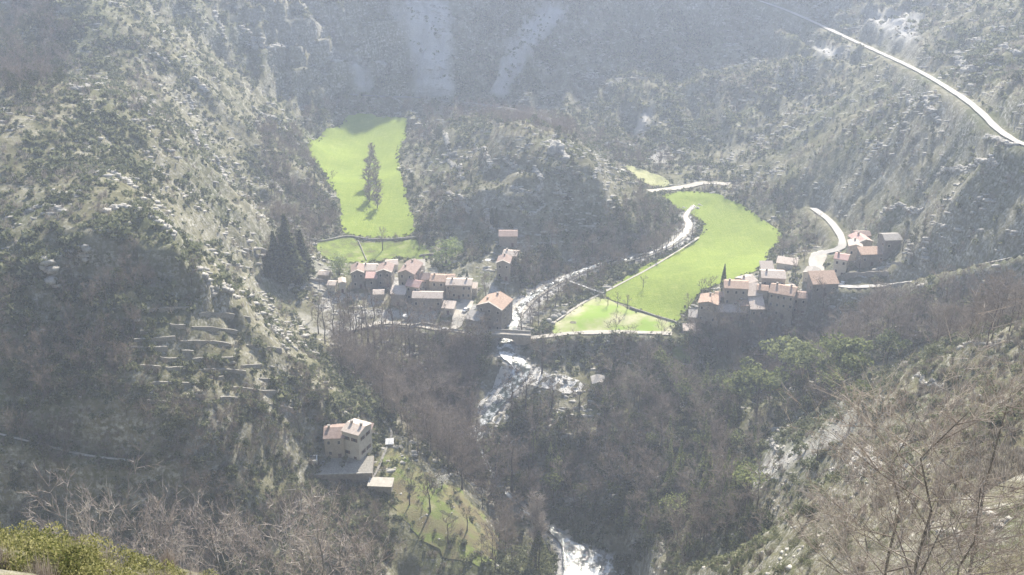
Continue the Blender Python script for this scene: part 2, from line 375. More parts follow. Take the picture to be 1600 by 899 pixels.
nt.links.new(mix(nt, math_(nt, 'MULTIPLY', noise(nt, 1.2, 5, .75), .5), c, (.13, .13, .06)), b.inputs['Base Color']); bump(nt, b, noise(nt, 1.5, 5, .75), .8, .5); M['knoll'] = m
M['dry'] = grass_mat('dry_grass', (.26, .28, .10), (.42, .42, .22), (.52, .50, .34))
m, nt, b = new_mat('pasture_worn', .9, .1)
cw = ramp(nt, noise(nt, .06, 4, .6), [(.42, (.25, .36, .07)), (.52, (.34, .38, .15)), (.64, (.48, .46, .29))])
nt.links.new(cw, b.inputs['Base Color']); bump(nt, b, noise(nt, 2.5, 3, .7), .5, .15); M['worn'] = m
def stone_mat(name, a, bcol, c, scale=1.2, bs=.6):
    m, nt, b = new_mat(name, .92, .1)
    nt.links.new(mix(nt, math_(nt, 'MULTIPLY', noise(nt, scale * .12, 3), .6), ramp(nt, noise(nt, scale, 5, .7), [(.3, a), (.5, bcol), (.72, c)]), a), b.inputs['Base Color'])
    bump(nt, b, noise(nt, scale * 2, 5, .7), bs, .3); return m
M['road'] = stone_mat('pale_road', (.40, .38, .35), (.50, .48, .45), (.58, .56, .53), .8, .2)
M['dirt'] = stone_mat('pale_dirt', (.40, .37, .31), (.54, .50, .44), (.66, .63, .57), .5, .3)
M['tarmac'] = stone_mat('worn_tarmac', (.14, .14, .15), (.19, .19, .20), (.25, .25, .25), .8, .2)
M['gravel'] = stone_mat('river_gravel', (.34, .31, .26), (.60, .56, .49), (.80, .77, .70), .5, .9)
M['limestone'] = stone_mat('limestone', (.24, .23, .21), (.45, .43, .39), (.66, .64, .59), .9, .8)
M['wall'] = stone_mat('rubble_masonry', (.32, .28, .235), (.48, .43, .36), (.60, .55, .47), 1.0, .7)
M['wall_pale'] = stone_mat('pale_render', (.50, .46, .40), (.64, .60, .53), (.74, .70, .64), .7, .3)
M['wall_dark'] = stone_mat('weathered_masonry', (.22, .20, .18), (.34, .31, .275), (.47, .43, .38), 1.0, .7)
M['drystone'] = stone_mat('dry_stone', (.20, .19, .17), (.38, .36, .32), (.56, .54, .49), 2.0, .9)
def roof_mat(name, a, bcol, c):
    m, nt, b = new_mat(name, .85, .15)
    tc = N(nt, 'TexCoord'); w = N(nt, 'TexWave', wave_type='BANDS', bands_direction='X'); w.inputs['Scale'].default_value = 1.4; w.inputs['Distortion'].default_value = .6
    nt.links.new(tc.outputs['Object'], w.inputs[0])
    col = ramp(nt, noise(nt, 1.3, 5, .7), [(.3, a), (.5, bcol), (.7, c)])
    nt.links.new(mix(nt, math_(nt, 'MULTIPLY', w.outputs['Fac'], .3), col, a), b.inputs['Base Color']); bump(nt, b, w.outputs['Fac'], .5, .12); return m
M['roof'] = roof_mat('clay_tiles', (.36, .24, .18), (.54, .39, .30), (.68, .54, .44))
M['roof_pale'] = roof_mat('bleached_tiles', (.50, .41, .35), (.68, .58, .50), (.80, .72, .65))
M['roof_red'] = roof_mat('new_pink_tiles', (.52, .32, .28), (.66, .44, .39), (.76, .58, .53))
M['roof_grey'] = roof_mat('stone_tiles', (.30, .28, .26), (.44, .41, .38), (.58, .55, .52))
M['roof_brown'] = roof_mat('brown_tiles', (.27, .195, .17), (.40, .30, .26), (.52, .42, .37))
m, nt, b = new_mat('glass', .15, .5); b.inputs['Base Color'].default_value = (.03, .035, .04, 1); M['glass'] = m
m, nt, b = new_mat('shutter_paint', .6, .3); nt.links.new(ramp(nt, noise(nt, 3), [(.3, (.10, .06, .05)), (.7, (.16, .10, .08))]), b.inputs['Base Color']); M['shutter'] = m
m, nt, b = new_mat('whitewash', .6, .3); nt.links.new(ramp(nt, noise(nt, 2), [(.3, (.70, .69, .66)), (.7, (.82, .81, .79))]), b.inputs['Base Color']); M['white'] = m
m, nt, b = new_mat('grey_metal', .5, .4); nt.links.new(ramp(nt, noise(nt, 2), [(.3, (.16, .17, .18)), (.7, (.26, .27, .28))]), b.inputs['Base Color']); M['metal'] = m
m, nt, b = new_mat('car_dark', .25, .6); b.inputs['Base Color'].default_value = (.05, .055, .065, 1); M['car_dark'] = m
m, nt, b = new_mat('car_white', .25, .6); b.inputs['Base Color'].default_value = (.75, .75, .74, 1); M['car_white'] = m
m, nt, b = new_mat('rubber', .8, .2); b.inputs['Base Color'].default_value = (.02, .02, .02, 1); M['rubber'] = m
# water with broken rapids
m, nt, b = new_mat('river_water', .22, .5)
rap = noise(nt, .22, 6, .7)
f_ = ramp(nt, rap, [(.47, (0, 0, 0)), (.58, (1, 1, 1))])
nt.links.new(mix(nt, f_, (.05, .065, .05), (.72, .75, .76)), b.inputs['Base Color'])
nt.links.new(math_(nt, 'MULTIPLY_ADD', f_, .4, .12), b.inputs['Roughness'])
bump(nt, b, noise(nt, .8, 5, .65), .55, .35); M['water'] = m
m, nt, b = new_mat('broken_white_water', .35, .4)
f_ = ramp(nt, noise(nt, .28, 6, .75), [(.38, (0, 0, 0)), (.46, (1, 1, 1))])
nt.links.new(mix(nt, f_, (.09, .085, .07), (.82, .79, .74)), b.inputs['Base Color']); bump(nt, b, noise(nt, .6, 6, .8), 1.0, 1.2); M['foam'] = m
# plants
M['scrub'] = vary('evergreen_scrub', (.045, .055, .026), (.125, .145, .07), c2=(.28, .29, .18), scale=.08, trans=.35)
M['bare_scrub'] = vary('grey_twigs', (.12, .10, .08), (.24, .215, .18), c2=(.36, .33, .29), scale=.08, trans=.3)
M['leaf_dark'] = vary('holm_oak_leaves', (.028, .038, .018), (.075, .09, .04), c2=(.17, .185, .09), scale=.05, trans=.3)
M['leaf_pine'] = vary('pine_needles', (.07, .09, .035), (.18, .21, .085), c2=(.34, .37, .17), scale=.06, trans=.4)
M['leaf_light'] = vary('fresh_leaves', (.14, .20, .06), (.26, .33, .12), c2=(.40, .45, .22), scale=.1, trans=.4)
M['leaf_yellow'] = vary('yellow_green_leaves', (.09, .11, .03), (.22, .22, .08), c2=(.42, .40, .20), scale=.5, trans=.4)
M['leaf_olive'] = vary('olive_leaves', (.07, .085, .04), (.16, .175, .09), c2=(.30, .31, .18), scale=.3, trans=.35)
M['twig'] = vary('bare_twigs', (.11, .088, .072), (.21, .175, .15), c2=(.33, .29, .25), scale=.05, island=.45, trans=.3)
M['twig_pale'] = vary('lichen_twigs', (.20, .165, .15), (.36, .31, .28), c2=(.55, .50, .46), scale=.3, island=.6, trans=.2)
M['blossom'] = vary('white_blossom', (.45, .44, .38), (.62, .60, .56), c2=(.75, .73, .70), scale=.3, trans=.3)
M['bark'] = stone_mat('bark', (.06, .05, .042), (.11, .095, .08), (.19, .17, .15), 2.0, .6)
M['bark_pale'] = stone_mat('lichened_bark', (.11, .10, .09), (.21, .195, .175), (.36, .34, .31), 3.0, .6)

# ------------------------------------------------------------------ object helpers
def tag(o, label=None, cat=None, group=None, kind=None):
    if label: o['label'] = label
    if cat: o['category'] = cat
    if group: o['group'] = group
    if kind: o['kind'] = kind
    return o
def raw_mesh(name, V, F, mat, smooth_=False):
    """V (n,3) array, F (m,3 or 4) index array -> mesh datablock"""
    V = np.asarray(V, np.float32); F = np.asarray(F, np.int32)
    me = bpy.data.meshes.new(name); k = F.shape[1]
    me.vertices.add(len(V)); me.vertices.foreach_set('co', V.ravel())
    me.loops.add(F.size); me.loops.foreach_set('vertex_index', F.ravel())
    me.polygons.add(len(F)); me.polygons.foreach_set('loop_start', np.arange(0, F.size, k, dtype=np.int32))
    me.update(calc_edges=True)
    if smooth_: me.polygons.foreach_set('use_smooth', np.ones(len(F), bool))
    me.materials.append(mat); return me
def link(name, me, parent=None, loc=None, rz=None, sc=None):
    o = bpy.data.objects.new(name, me); COL.objects.link(o)
    if parent is not None: o.parent = parent
    if loc is not None: o.location = loc
    if rz is not None: o.rotation_euler = (0, 0, rz)
    if sc is not None: o.scale = (sc, sc, sc) if isinstance(sc, (int, float)) else sc
    return o
def empty(name, loc=(0, 0, 0), rz=0.0):
    o = bpy.data.objects.new(name, None); COL.objects.link(o); o.location = loc; o.rotation_euler = (0, 0, rz); o.empty_display_size = .3; return o
class MB:
    def __init__(s): s.v = []; s.f = []
    def add(s, V, F):
        k = len(s.v); s.v += [tuple(p) for p in V]; s.f += [tuple(i + k for i in q) for q in F]; return s
    def box(s, x0, x1, y0, y1, z0, z1):
        return s.add([(x0,y0,z0),(x1,y0,z0),(x1,y1,z0),(x0,y1,z0),(x0,y0,z1),(x1,y0,z1),(x1,y1,z1),(x0,y1,z1)],
                     [(0,3,2,1),(4,5,6,7),(0,1,5,4),(1,2,6,5),(2,3,7,6),(3,0,4,7)])
    def cyl(s, x, y, z0, z1, r0, r1=None, n=12):
        r1 = r0 if r1 is None else r1
        V = [(x + r * math.cos(6.2832 * i / n), y + r * math.sin(6.2832 * i / n), z) for z, r in ((z0, r0), (z1, r1)) for i in range(n)]
        return s.add(V, [(i, (i + 1) % n, n + (i + 1) % n, n + i) for i in range(n)] + [tuple(range(n - 1, -1, -1)), tuple(range(n, 2 * n))])
    def build(s, name, mat, parent=None, loc=None, smooth_=False):
        me = bpy.data.meshes.new(name); me.from_pydata(s.v, [], s.f); me.materials.append(mat); me.validate(); me.update()
        if smooth_: me.polygons.foreach_set('use_smooth', np.ones(len(me.polygons), bool))
        return link(name, me, parent, loc)
def merge(templates, which, pos, sc, rz, tilt=None):
    """numpy merge of many transformed copies into one vertex / face array (stuff only)"""
    VV, FF, k = [], [], 0
    for ti, (TV, TF) in enumerate(templates):
        m = which == ti; n_ = int(m.sum())
        if not n_: continue
        c, s = np.cos(rz[m])[:, None], np.sin(rz[m])[:, None]; sc_ = sc[m]
        if sc_.ndim == 1: sc_ = np.stack([sc_] * 3, 1)
        x = TV[None, :, 0] * sc_[:, :1]; y = TV[None, :, 1] * sc_[:, 1:2]; z = TV[None, :, 2] * sc_[:, 2:]
        V = np.stack([x * c - y * s, x * s + y * c, z], -1) + pos[m][:, None, :]
        F = TF[None] + (np.arange(n_) * len(TV))[:, None, None] + k
        VV.append(V.reshape(-1, 3)); FF.append(F.reshape(-1, TF.shape[1])); k += n_ * len(TV)
    return np.concatenate(VV), np.concatenate(FF)

# ------------------------------------------------------------------ the terrain sheet
def grow(a, far_, sgn):
    out = []; d = 4.0; x = a
    while abs(x - a) < far_: x += sgn * d; d *= 1.35; out.append(x)
    return out
ex = np.r_[grow(cx[0], 1500, -1)[::-1], cx, grow(cx[-1], 1500, 1)]; ey = np.r_[grow(cy[0], 900, -1)[::-1], cy, grow(cy[-1], 1500, 1)]
EX, EY = np.meshgrid(ex, ey); EH = hat(EX, EY)
out_ = np.maximum(np.maximum(CX0 - EX, EX - CX1), np.maximum(CY0 - EY, EY - CY1)); out_ = np.clip(out_, 0, None)
EH = EH + smooth(0, 400, out_) * (240 - EH) * .9 + np.clip(out_ / 60, 0, 1) * 10 * (fbm(EX / 120, EY / 120, 4, 91) - .5)
ny, nx = EH.shape; idx = np.arange(ny * nx).reshape(ny, nx)
F = np.stack([idx[:-1, :-1], idx[:-1, 1:], idx[1:, 1:], idx[1:, :-1]], -1).reshape(-1, 4)
me = raw_mesh('hillside', np.stack([EX, EY, EH], -1).reshape(-1, 3), F, M['terrain'], True)
# scree chutes: pale fans running down the far slope
SCREE = [[(632,0),(700,0),(702,60),(708,150),(655,148),(640,80)], [(800,60),(850,0),(890,20),(830,80),(790,150),(765,150)], [(545,90),(560,90),(590,140),(560,145)], [(600,0),(620,0),(640,50),(628,40)],
         [(1165,755),(1200,718),(1250,698),(1300,682),(1306,650),(1290,618),(1318,625),(1330,660),(1318,695),(1260,715),(1205,738),(1175,764)], [(1020,245),(1035,225),(1040,250),(1012,255)], [(1340,20),(1440,20),(1430,70),(1400,60)], [(1265,70),(1310,75),(1330,95),(1290,90)], [(1000,190),(1020,150),(1010,210),(990,215)]]
U_, V_, F_ = project(EX, EY, EH); wob = 14 * (fbm(EX / 8, EY / 8, 3, 95) - .5)
sc_ = np.zeros(EH.shape)
for i, pl in enumerate(SCREE):
    sc_[inpoly(U_ + wob, V_ + wob * .5, pl) & ((EY > 560) if i != 4 else (EY < 400))] = .85
sc_ = blur(sc_, 1)
D_r, _, WD_r = seg_dist(RIVW, 16); gv = 1 - smooth(-1, 2.6, D_r - WD_r / 2 - 4.5 * (fbm(GX / 9, GY / 9, 3, 97) - .45)); gv = np.where(fbm(GX / 3.5, GY / 3.5, 3, 98) > .58, gv * .4, gv)
iy0 = int(np.searchsorted(ey, cy[0])); ix0 = int(np.searchsorted(ex, cx[0])); blk = sc_[iy0:iy0 + len(cy), ix0:ix0 + len(cx)]; blk[...] = np.maximum(blk, gv)
vb = blur((inpoly(GX, GY, WPOLY['vil_l'])).astype(float), 4) * smooth(.5, .62, fbm(GX / 8, GY / 8, 3, 99)) * .8; blk[...] = np.maximum(blk, vb)
a = me.attributes.new('scree', 'FLOAT', 'POINT'); a.data.foreach_set('value', sc_.ravel().astype(np.float32))
tag(link('hillside', me), 'rocky scrub-covered limestone slopes closing round the green valley', None, None, 'structure')
SCM = hat  # noqa

# ------------------------------------------------------------------ sheets draped on the ground
def sheet(name, poly, mat, lift, label, cell=4.0):
    poly = [(p[0], p[1]) for p in poly]; xs = [p[0] for p in poly]; ys = [p[1] for p in poly]
    X, Y = np.meshgrid(np.arange(min(xs), max(xs), cell), np.arange(min(ys), max(ys), cell)); X = X.ravel() + RNG.uniform(-.5, .5, X.size); Y = Y.ravel()
    ins = inpoly(X, Y, poly)
    X, Y = X[ins], Y[ins]
    pp = np.array(poly); keep = np.array([np.min(np.hypot(pp[:, 0] - a, pp[:, 1] - b)) > cell * .45 for a, b in zip(X, Y)], bool) if len(X) else np.zeros(0, bool)
    vs = [Vector(p) for p in poly] + [Vector((a, b)) for a, b in zip(X[keep], Y[keep])]
    n_ = len(poly)
    v2, _, f2, *_ = geometry.delaunay_2d_cdt(vs, [], [list(range(n_))], 1, 1e-4)
    V = [(p.x, p.y, float(hat(p.x, p.y)) + lift) for p in v2]
    me = bpy.data.meshes.new(name); me.from_pydata(V, [], [tuple(q) for q in f2]); me.materials.append(mat); me.update()
    me.polygons.foreach_set('use_smooth', np.ones(len(me.polygons), bool))
    return tag(link(name, me), label, None, None, 'structure')
def jitter(poly, amp, s):
    P_ = np.array([p[:2] for p in dense([q[:2] for q in poly], True, 1.6)]); return [(x + amp * (fbm(np.array(x / 7.), np.array(y / 7.), 3, s) - .5) * 3.2, y + amp * (fbm(np.array(x / 7.), np.array(y / 7.), 3, s + 5) - .5) * 3.2) for x, y in P_]
sheet('meadow', jitter(WPOLY['lf'], 1.6, 3), M['meadow'], .30, 'long bright green meadow behind the left village')
sheet('garden_ground', jitter(WPOLY['lf2'], 3, 5), M['rough'], .24, 'smaller green meadow between the long field and the village')
sheet('meadow', jitter(WPOLY['rf'], 1.0, 7), M['meadow'], .30, 'curved bright green meadow beside the river')
sheet('pasture', jitter(WPOLY['rf2'], .8, 9), M['worn'], .30, 'pale worn pasture at the lower end of the curved meadow')
sheet('pasture', jitter(WPOLY['far'], 1.2, 11), M['dry'], .3, 'pale dry strip of grass at the foot of the round hill')
sheet('meadow', jitter(WPOLY['small'], 1.0, 13), M['lawn'], .3, 'small green patch below the worn pasture')
sheet('grassy_ground', jitter(WPOLY['knoll'], 4, 15), M['knoll'], .3, 'grassy knoll below the lone stone house')
sheet('dirt_ground', jitter(WPOLY['lane'], .5, 17), M['dirt'], .36, 'bright sandy lane between the village houses')
sheet('dirt_ground', jitter(WPOLY['plaza'], .4, 19), M['dirt'], .28, 'bright bare square above the right village')
def strip(name, path, w, mat, lift, label, wv=None):
    P_ = np.array([p[:3] for p in path]); d = np.gradient(P_[:, :2], axis=0); d /= np.linalg.norm(d, axis=1)[:, None] + 1e-9
    nrm = np.stack([-d[:, 1], d[:, 0]], 1); wv = np.full(len(P_), w / 2) if wv is None else wv
    rows = []; K_ = 5
    for k in range(K_):
        s = -1 + 2 * k / (K_ - 1); q = P_.copy(); q[:, :2] += nrm * (wv * s)[:, None]; q[:, 2] += lift; rows.append(q)
    V = np.stack(rows, 1).reshape(-1, 3); n_ = len(P_); id_ = np.arange(n_ * K_).reshape(n_, K_)
    F = np.stack([id_[:-1, :-1], id_[1:, :-1], id_[1:, 1:], id_[:-1, 1:]], -1).reshape(-1, 4)
    return tag(link(name, raw_mesh(name, V, F[:, ::-1], mat)), label, None, None, 'structure')
def jw(path, w, a=.25, s=3):
    P_ = np.array([p[:2] for p in path]); return w / 2 * (1 + a * 2 * (fbm(P_[:, 0] / 9, P_[:, 1] / 9, 3, s) - .5))
lab = {'hill_road': ('road', 'road', 'pale road crossing the high right hillside'), 'village_road': ('road', 'road', 'pale road curving past the hamlet to the right village'),
       'valley_road': ('road', 'dirt', 'narrow road running below the left village to the bridge'), 'far_road': ('road', 'tarmac', 'thin road at the foot of the far cliffs'),
       'field_track': ('track', 'dirt', 'pale track at the far end of the curved meadow'), 'garden_path': ('path', 'drystone', 'garden path beside the lone stone house'),
       'forest_path': ('path', 'gravel', 'faint path across the dark wooded slope'), 'field_path': ('path', 'dirt', 'thin path along the river edge of the curved meadow')}
for k, (nm, mt, lb) in lab.items():
    pth, w = WPATH[k]; strip(nm, pth, w, M[mt], {'field_path': .5, 'hill_road': .7, 'village_road': .6}.get(k, .42), lb, jw(pth, w, .22 if mt == 'road' else .5))
strip('riverbed', RIVW, 0, M['gravel'], -.45, 'pale gravel and boulder bed of the river', np.array([p[3] / 2 for p in RIVW]) * (.42 + .4 * fbm(np.arange(len(RIVW)) / 3., np.zeros(len(RIVW)), 3, 5)))
strip('river', RIVW, 0, M['water'], -.15, 'shallow river glinting in the sun', np.array([p[3] / 2 for p in RIVW]) * (.45 + .45 * fbm(np.arange(len(RIVW)) / 4., np.ones(len(RIVW)), 3, 8)) * np.where(np.array([p[1] for p in RIVW]) < 340, 1.25, np.where(np.array([p[1] for p in RIVW]) > 470, .45, 1.0)))

cs_ = [(772,585),(792,576),(815,582),(840,574),(868,584),(900,592),(915,603),(900,615),(862,607),(840,600),(812,606),(798,618),(790,640),(796,655),(775,662),(752,650),(748,632),(765,612)]
sheet('cascade', jitter(dense(world_poly(cs_), True, 2.0), 1.6, 23), M['foam'], .12, 'white water spilling over broad pale rock below the bridge', 2.0)
SCG = blk.copy()

# ------------------------------------------------------------------ haze
def haze(density=.00034, aniso=.45, color=(.67, .77, 1.0)):
    mb = MB().box(-2900, 2900, -1500, 3400, -60, 345)
    m = bpy.data.materials.new('haze_air'); m.use_nodes = True; nt = m.node_tree; nt.nodes.remove(nt.nodes['Principled BSDF'])
    v = nt.nodes.new('ShaderNodeVolumePrincipled'); v.inputs['Density'].default_value = density; v.inputs['Anisotropy'].default_value = aniso; v.inputs['Color'].default_value = (*color, 1)
    nt.links.new(v.outputs[0], nt.nodes['Material Output'].inputs['Volume'])
    tag(mb.build('haze', m), 'thin bright haze filling the valley air', None, None, 'stuff')
haze()

# ------------------------------------------------------------------ rocks
def rock_tpl(seed, sub=1, jag=.35, flat_=.6):
    import bmesh
    bm = bmesh.new(); bmesh.ops.create_icosphere(bm, subdivisions=sub, radius=1.0); r = random.Random(seed)
    for v in bm.verts:
        v.co *= 1 + r.uniform(-jag, jag); v.co.z = v.co.z * flat_
    bmesh.ops.triangulate(bm, faces=bm.faces[:])
    V = np.array([v.co[:] for v in bm.verts]); F = np.array([[v.index for v in f.verts] for f in bm.faces]); bm.free(); return V, F
ROCKS = [rock_tpl(s, 1, .38, .6) for s in range(5)]
def outcrop(name, pl, label, size=1.6, group=None, drop=.3, wide=2.0, mat='limestone', cat='rock', hgt=1.0, n_per=1.0):
    """one ledge of broken rock along a line on the ground, joined into a single body"""
    w = dense([hit(u, v) for u, v in pl], False, size * .38)
    r = random.Random(hash(label) & 0xffff if False else len(label) * 31 + int(pl[0][0]))
    c = w[len(w) // 2]; VV = []; FF = []; k = 0
    for p in w:
        for _ in range(max(1, int(round(n_per * r.choice([1, 1, 2]))))):
            V, F = ROCKS[r.randrange(5)]; s = size * r.uniform(.6, 1.25); x = p[0] + r.uniform(-1, 1) * wide * .4; y = p[1] + r.uniform(-1, 1) * wide * .5
            a = r.uniform(0, 6.28); ca, sa = math.cos(a), math.sin(a); z = float(hat(x, y)) - drop * s * .3 + hgt * s * .1
            Q = np.stack([V[:, 0] * ca - V[:, 1] * sa, V[:, 0] * sa + V[:, 1] * ca, V[:, 2] * hgt], 1) * s + np.array([x - c[0], y - c[1], z - c[2]])
            VV.append(Q); FF.append(F + k); k += len(V)
    return tag(link(name, raw_mesh(name, np.concatenate(VV), np.concatenate(FF), M[mat]), None, c), label, cat, group)
LEDGES = [
 ([(112,134),(125,138),(150,134),(165,130)], 'bright white rock ledge highest on the left ridge', 1.5),
 ([(196,163),(215,161),(240,156)], 'thin pale ledge right of the highest ledge on the left ridge', .9),
 ([(136,178),(142,190),(152,196)], 'short curved pale ledge below the highest ledge on the left ridge', 1.2),
 ([(148,272),(170,268),(185,276),(205,290)], 'long white arched ledge halfway down the left ridge', 1.4),
 ([(236,75),(246,86),(262,98)], 'pale rib of rock high on the sunlit left slope', 1.6),
 ([(300,122),(312,134),(322,142)], 'white rock rib in the gully of the left slope', 1.8),
 ([(375,40),(392,62),(400,75)], 'grey rock rib near the rim of the left slope', 2.2),
 ([(295,150),(300,170)], 'short pale rib below the gully of the left slope', 1.3),
 ([(395,168),(430,185),(448,205),(462,226)], 'pale rocky edge above the left end of the long meadow', 1.5),
 ([(418,512),(440,525),(462,546)], 'white stone ledge above the village on the left slope', 1.1),
 ([(290,405),(318,430),(345,452),(370,465)], 'bright rocky crest along the edge of the left cliff', 1.5),
 ([(60,405),(75,418),(90,440)], 'pale outcrop below the rim of the left cliff', 2.2),
 ([(335,20),(345,45),(350,60)], 'bluish rib close to the rim left of the far cliffs', 2.0),
 ([(1190,690),(1225,700)], 'pale rock step beside the scree of the near right slope', .7),
 ([(1300,735),(1330,728),(1350,745)], 'white rock band under the scree of the near right slope', .8),
 ([(1340,700),(1360,712),(1370,735)], 'bright crumbling rock patch at the end of the scree', .9),
 ([(1395,560),(1430,555),(1470,548)], 'pale rock shelf along the brow of the near right slope', .9),
 ([(1500,545),(1530,538),(1560,536)], 'second pale rock shelf higher on the brow of the near right slope', .9),
 ([(1430,590),(1460,600),(1500,590)], 'jumble of white rocks behind the near bare oaks', .7),
 ([(1520,800),(1550,806),(1575,820)], 'bleached rocks at the foot of the near bare oaks', .45),
 ([(1470,830),(1500,838),(1520,828)], 'low pale rocks between the trunks of the near bare oaks', .4),
 ([(1470,270),(1500,262),(1530,255),(1555,262)], 'pale rocks scattered below the bend of the high road', 1.3),
 ([(1380,330),(1410,322),(1440,330)], 'grey ledge on the spur above the hamlet', 1.2),
 ([(1540,215),(1570,222),(1585,226)], 'white rocks beside the wide end of the high road', 1.2),
 ([(1440,402),(1447,410),(1443,420)], 'pale jutting rock right of the hamlet', 1.6),
 ([(930,246),(936,262),(928,278)], 'white curved rib on the right shoulder of the round hill', 1.1),
 ([(800,292),(825,300),(850,318)], 'pale ledge across the middle of the round hill', 1.1),
 ([(760,330),(764,350),(772,362)], 'upright pale rib low on the round hill', 1.3),
 ([(810,325),(830,335),(850,322)], 'hooked white ledge low on the round hill', 1.1),
 ([(690,208),(700,232),(712,240)], 'pale rib on the left flank of the round hill', 1.2),
 ([(515,92),(560,96),(600,100)], 'grey rock band across the far cliff', 2.4),
 ([(405,60),(425,75),(450,70)], 'grey buttress at the left end of the far cliff', 2.6),
]
LEDGES += [
 ([(700,250),(716,262),(724,280)], 'slanting pale rib left on the round hill', 1.2), ([(745,225),(760,240),(768,262)], 'bright rib just left of the summit of the round hill', 1.3), ([(790,248),(806,262)], 'short white rib under the summit of the round hill', 1.2),
 ([(835,262),(846,280),(842,296)], 'white rib falling from the pinnacle', 1.5), ([(870,290),(880,306)], 'short pale rib below the pinnacle', 1.3), ([(700,300),(722,314),(735,330)], 'low slanting rib at the left foot of the round hill', 1.2),
 ([(40,330),(70,322),(100,330)], 'pale bench on the ridge above the left cliff', 1.3), ([(215,330),(245,345),(270,368)], 'bright broken crest over the right part of the left cliff', 1.5), ([(160,330),(190,322),(215,328)], 'pale rocks crowning the left cliff', 1.4),
 ([(95,398),(120,392),(140,396)], 'white rim rocks at the left of the cliff edge', 1.5), ([(330,240),(345,262),(352,282)], 'long pale rib in the middle of the sunlit left slope', 1.2), ([(405,255),(420,280),(438,300)], 'pale rib at the right of the sunlit left slope', 1.4), ([(285,190),(300,205),(306,225)], 'pale rib left of the middle of the sunlit left slope', 1.3),
 ([(1420,150),(1450,165),(1470,190)], 'pale rock band just under the high road', 1.5), ([(1525,60),(1555,72),(1590,85)], 'pale path-like ledge above the high road', 1.3), ([(1500,90),(1520,110)], 'bluish crag above the high road', 2.0), ([(1050,220),(1085,214),(1110,220)], 'pale ledge over the dark hollow of the far slope', 1.6), ([(930,215),(950,225),(968,222)], 'pale rocks behind the shoulder of the round hill', 1.5)]
for pl, lb, s in LEDGES: outcrop('rock_ledge', pl, lb, s, wide=s * 1.4)
outcrop('rock_pinnacle', [(864,238),(869,230),(875,234)], 'white rock pinnacle crowning the round hill', 2.5, hgt=2.5, wide=2, n_per=2)
outcrop('rock_pinnacle', [(880,240),(884,250)], 'lower white crag just right below the pinnacle of the round hill', 2.0, hgt=1.5, wide=2)
# terrace walls on the shaded slope
TW = [([(266,509),(290,511)],'short upper terrace wall on the shaded slope'),([(300,512),(340,514),(372,523)],'pale terrace wall right of the short upper one'),([(210,533),(240,531),(275,532)],'left half of the long terrace wall'),
      ([(280,535),(310,538),(340,538),(362,543)],'right half of the long terrace wall, brightest of the terraces'),([(284,551),(303,552)],'very short terrace wall under the long one'),([(340,571),(352,570)],'smallest terrace wall, under the bright long one'),
      ([(378,573),(410,574)],'terrace wall at the right end of the shaded slope'),([(220,520),(235,519)],'small terrace wall at the upper left of the terraces'),([(330,592),(350,592)],'low terrace wall near the foot of the terraces'),([(250,560),(280,563)],'mossy terrace wall under the left half of the long one'),
      ([(400,500),(430,512)],'terrace wall close to the lit crest'),([(290,620),(320,622)],'lone terrace wall in the bare trees below the terraces'),([(345,624),(372,626)],'terrace wall right of the lone one in the bare trees')]
TW += [([(235,487),(262,484),(300,486)],'highest long terrace line on the shaded slope'),([(310,492),(350,496),(392,506)],'upper right terrace line on the shaded slope'),([(205,545),(232,544),(262,547)],'lower left terrace line'),([(300,562),(340,560),(372,563)],'long faint terrace line under the very short one'),
      ([(385,540),(415,545),(440,552)],'terrace line below the crest on the right'),([(215,572),(250,573),(290,577)],'faint terrace line at the lower left of the terraces'),([(305,580),(345,580),(385,586)],'long low terrace line right of the faint lower one'),([(405,592),(440,596)],'terrace line at the lower right of the terraces'),
      ([(240,600),(280,602),(318,604)],'penultimate terrace line on the left'),([(360,606),(400,610),(432,616)],'penultimate terrace line on the right'),([(390,632),(430,636),(458,644)],'bottom terrace line nearest the lone house'),([(230,628),(262,632)],'bottom terrace line farthest from the lone house')]
def wall_line(name, pl, label, h=1.1, w=.5, mat='drystone', cat='stone wall', group=None, world=None, step=1.5, jag=.18):
    P_ = np.array([p[:2] for p in (world or dense([hit(u, v) for u, v in pl], False, step))]); d = np.gradient(P_, axis=0); d /= np.linalg.norm(d, axis=1)[:, None] + 1e-9
    nrm = np.stack([-d[:, 1], d[:, 0]], 1) * w / 2; c = P_[0]; zc = float(hat(*c)); mb = []; k = len(P_); r = random.Random(k)
    zs_ = hat(P_[:, 0], P_[:, 1]); kk_ = min(7, len(zs_) // 2 * 2 - 1); zs_ = np.convolve(np.pad(zs_, kk_ // 2, 'edge'), np.ones(kk_) / kk_, 'valid') if kk_ >= 3 else zs_
    for i, (p, n_) in enumerate(zip(P_, nrm)):
        z = float(zs_[i]); t = h * (1 + r.uniform(-jag, jag))
        for q, zz in ((p - n_, z - 1.2), (p - n_ * .8, z + t), (p + n_ * .8, z + t), (p + n_, z - 1.2)): mb.append((q[0] - c[0], q[1] - c[1], zz - zc))
    F = [(i * 4 + j, i * 4 + (j + 1) % 4, i * 4 + 4 + (j + 1) % 4, i * 4 + 4 + j) for i in range(k - 1) for j in range(4)]
    o = MB().add(mb, F + [(3, 2, 1, 0), tuple(4 * (k - 1) + j for j in range(4))]).build(name, M[mat], None, (c[0], c[1], zc))
    return tag(o, label, cat, group, 'thing')
for pl, lb in TW: wall_line('terrace_wall', pl, lb, 1.0, .8, mat='drystone', jag=.06, group='terrace walls on the shaded slope')

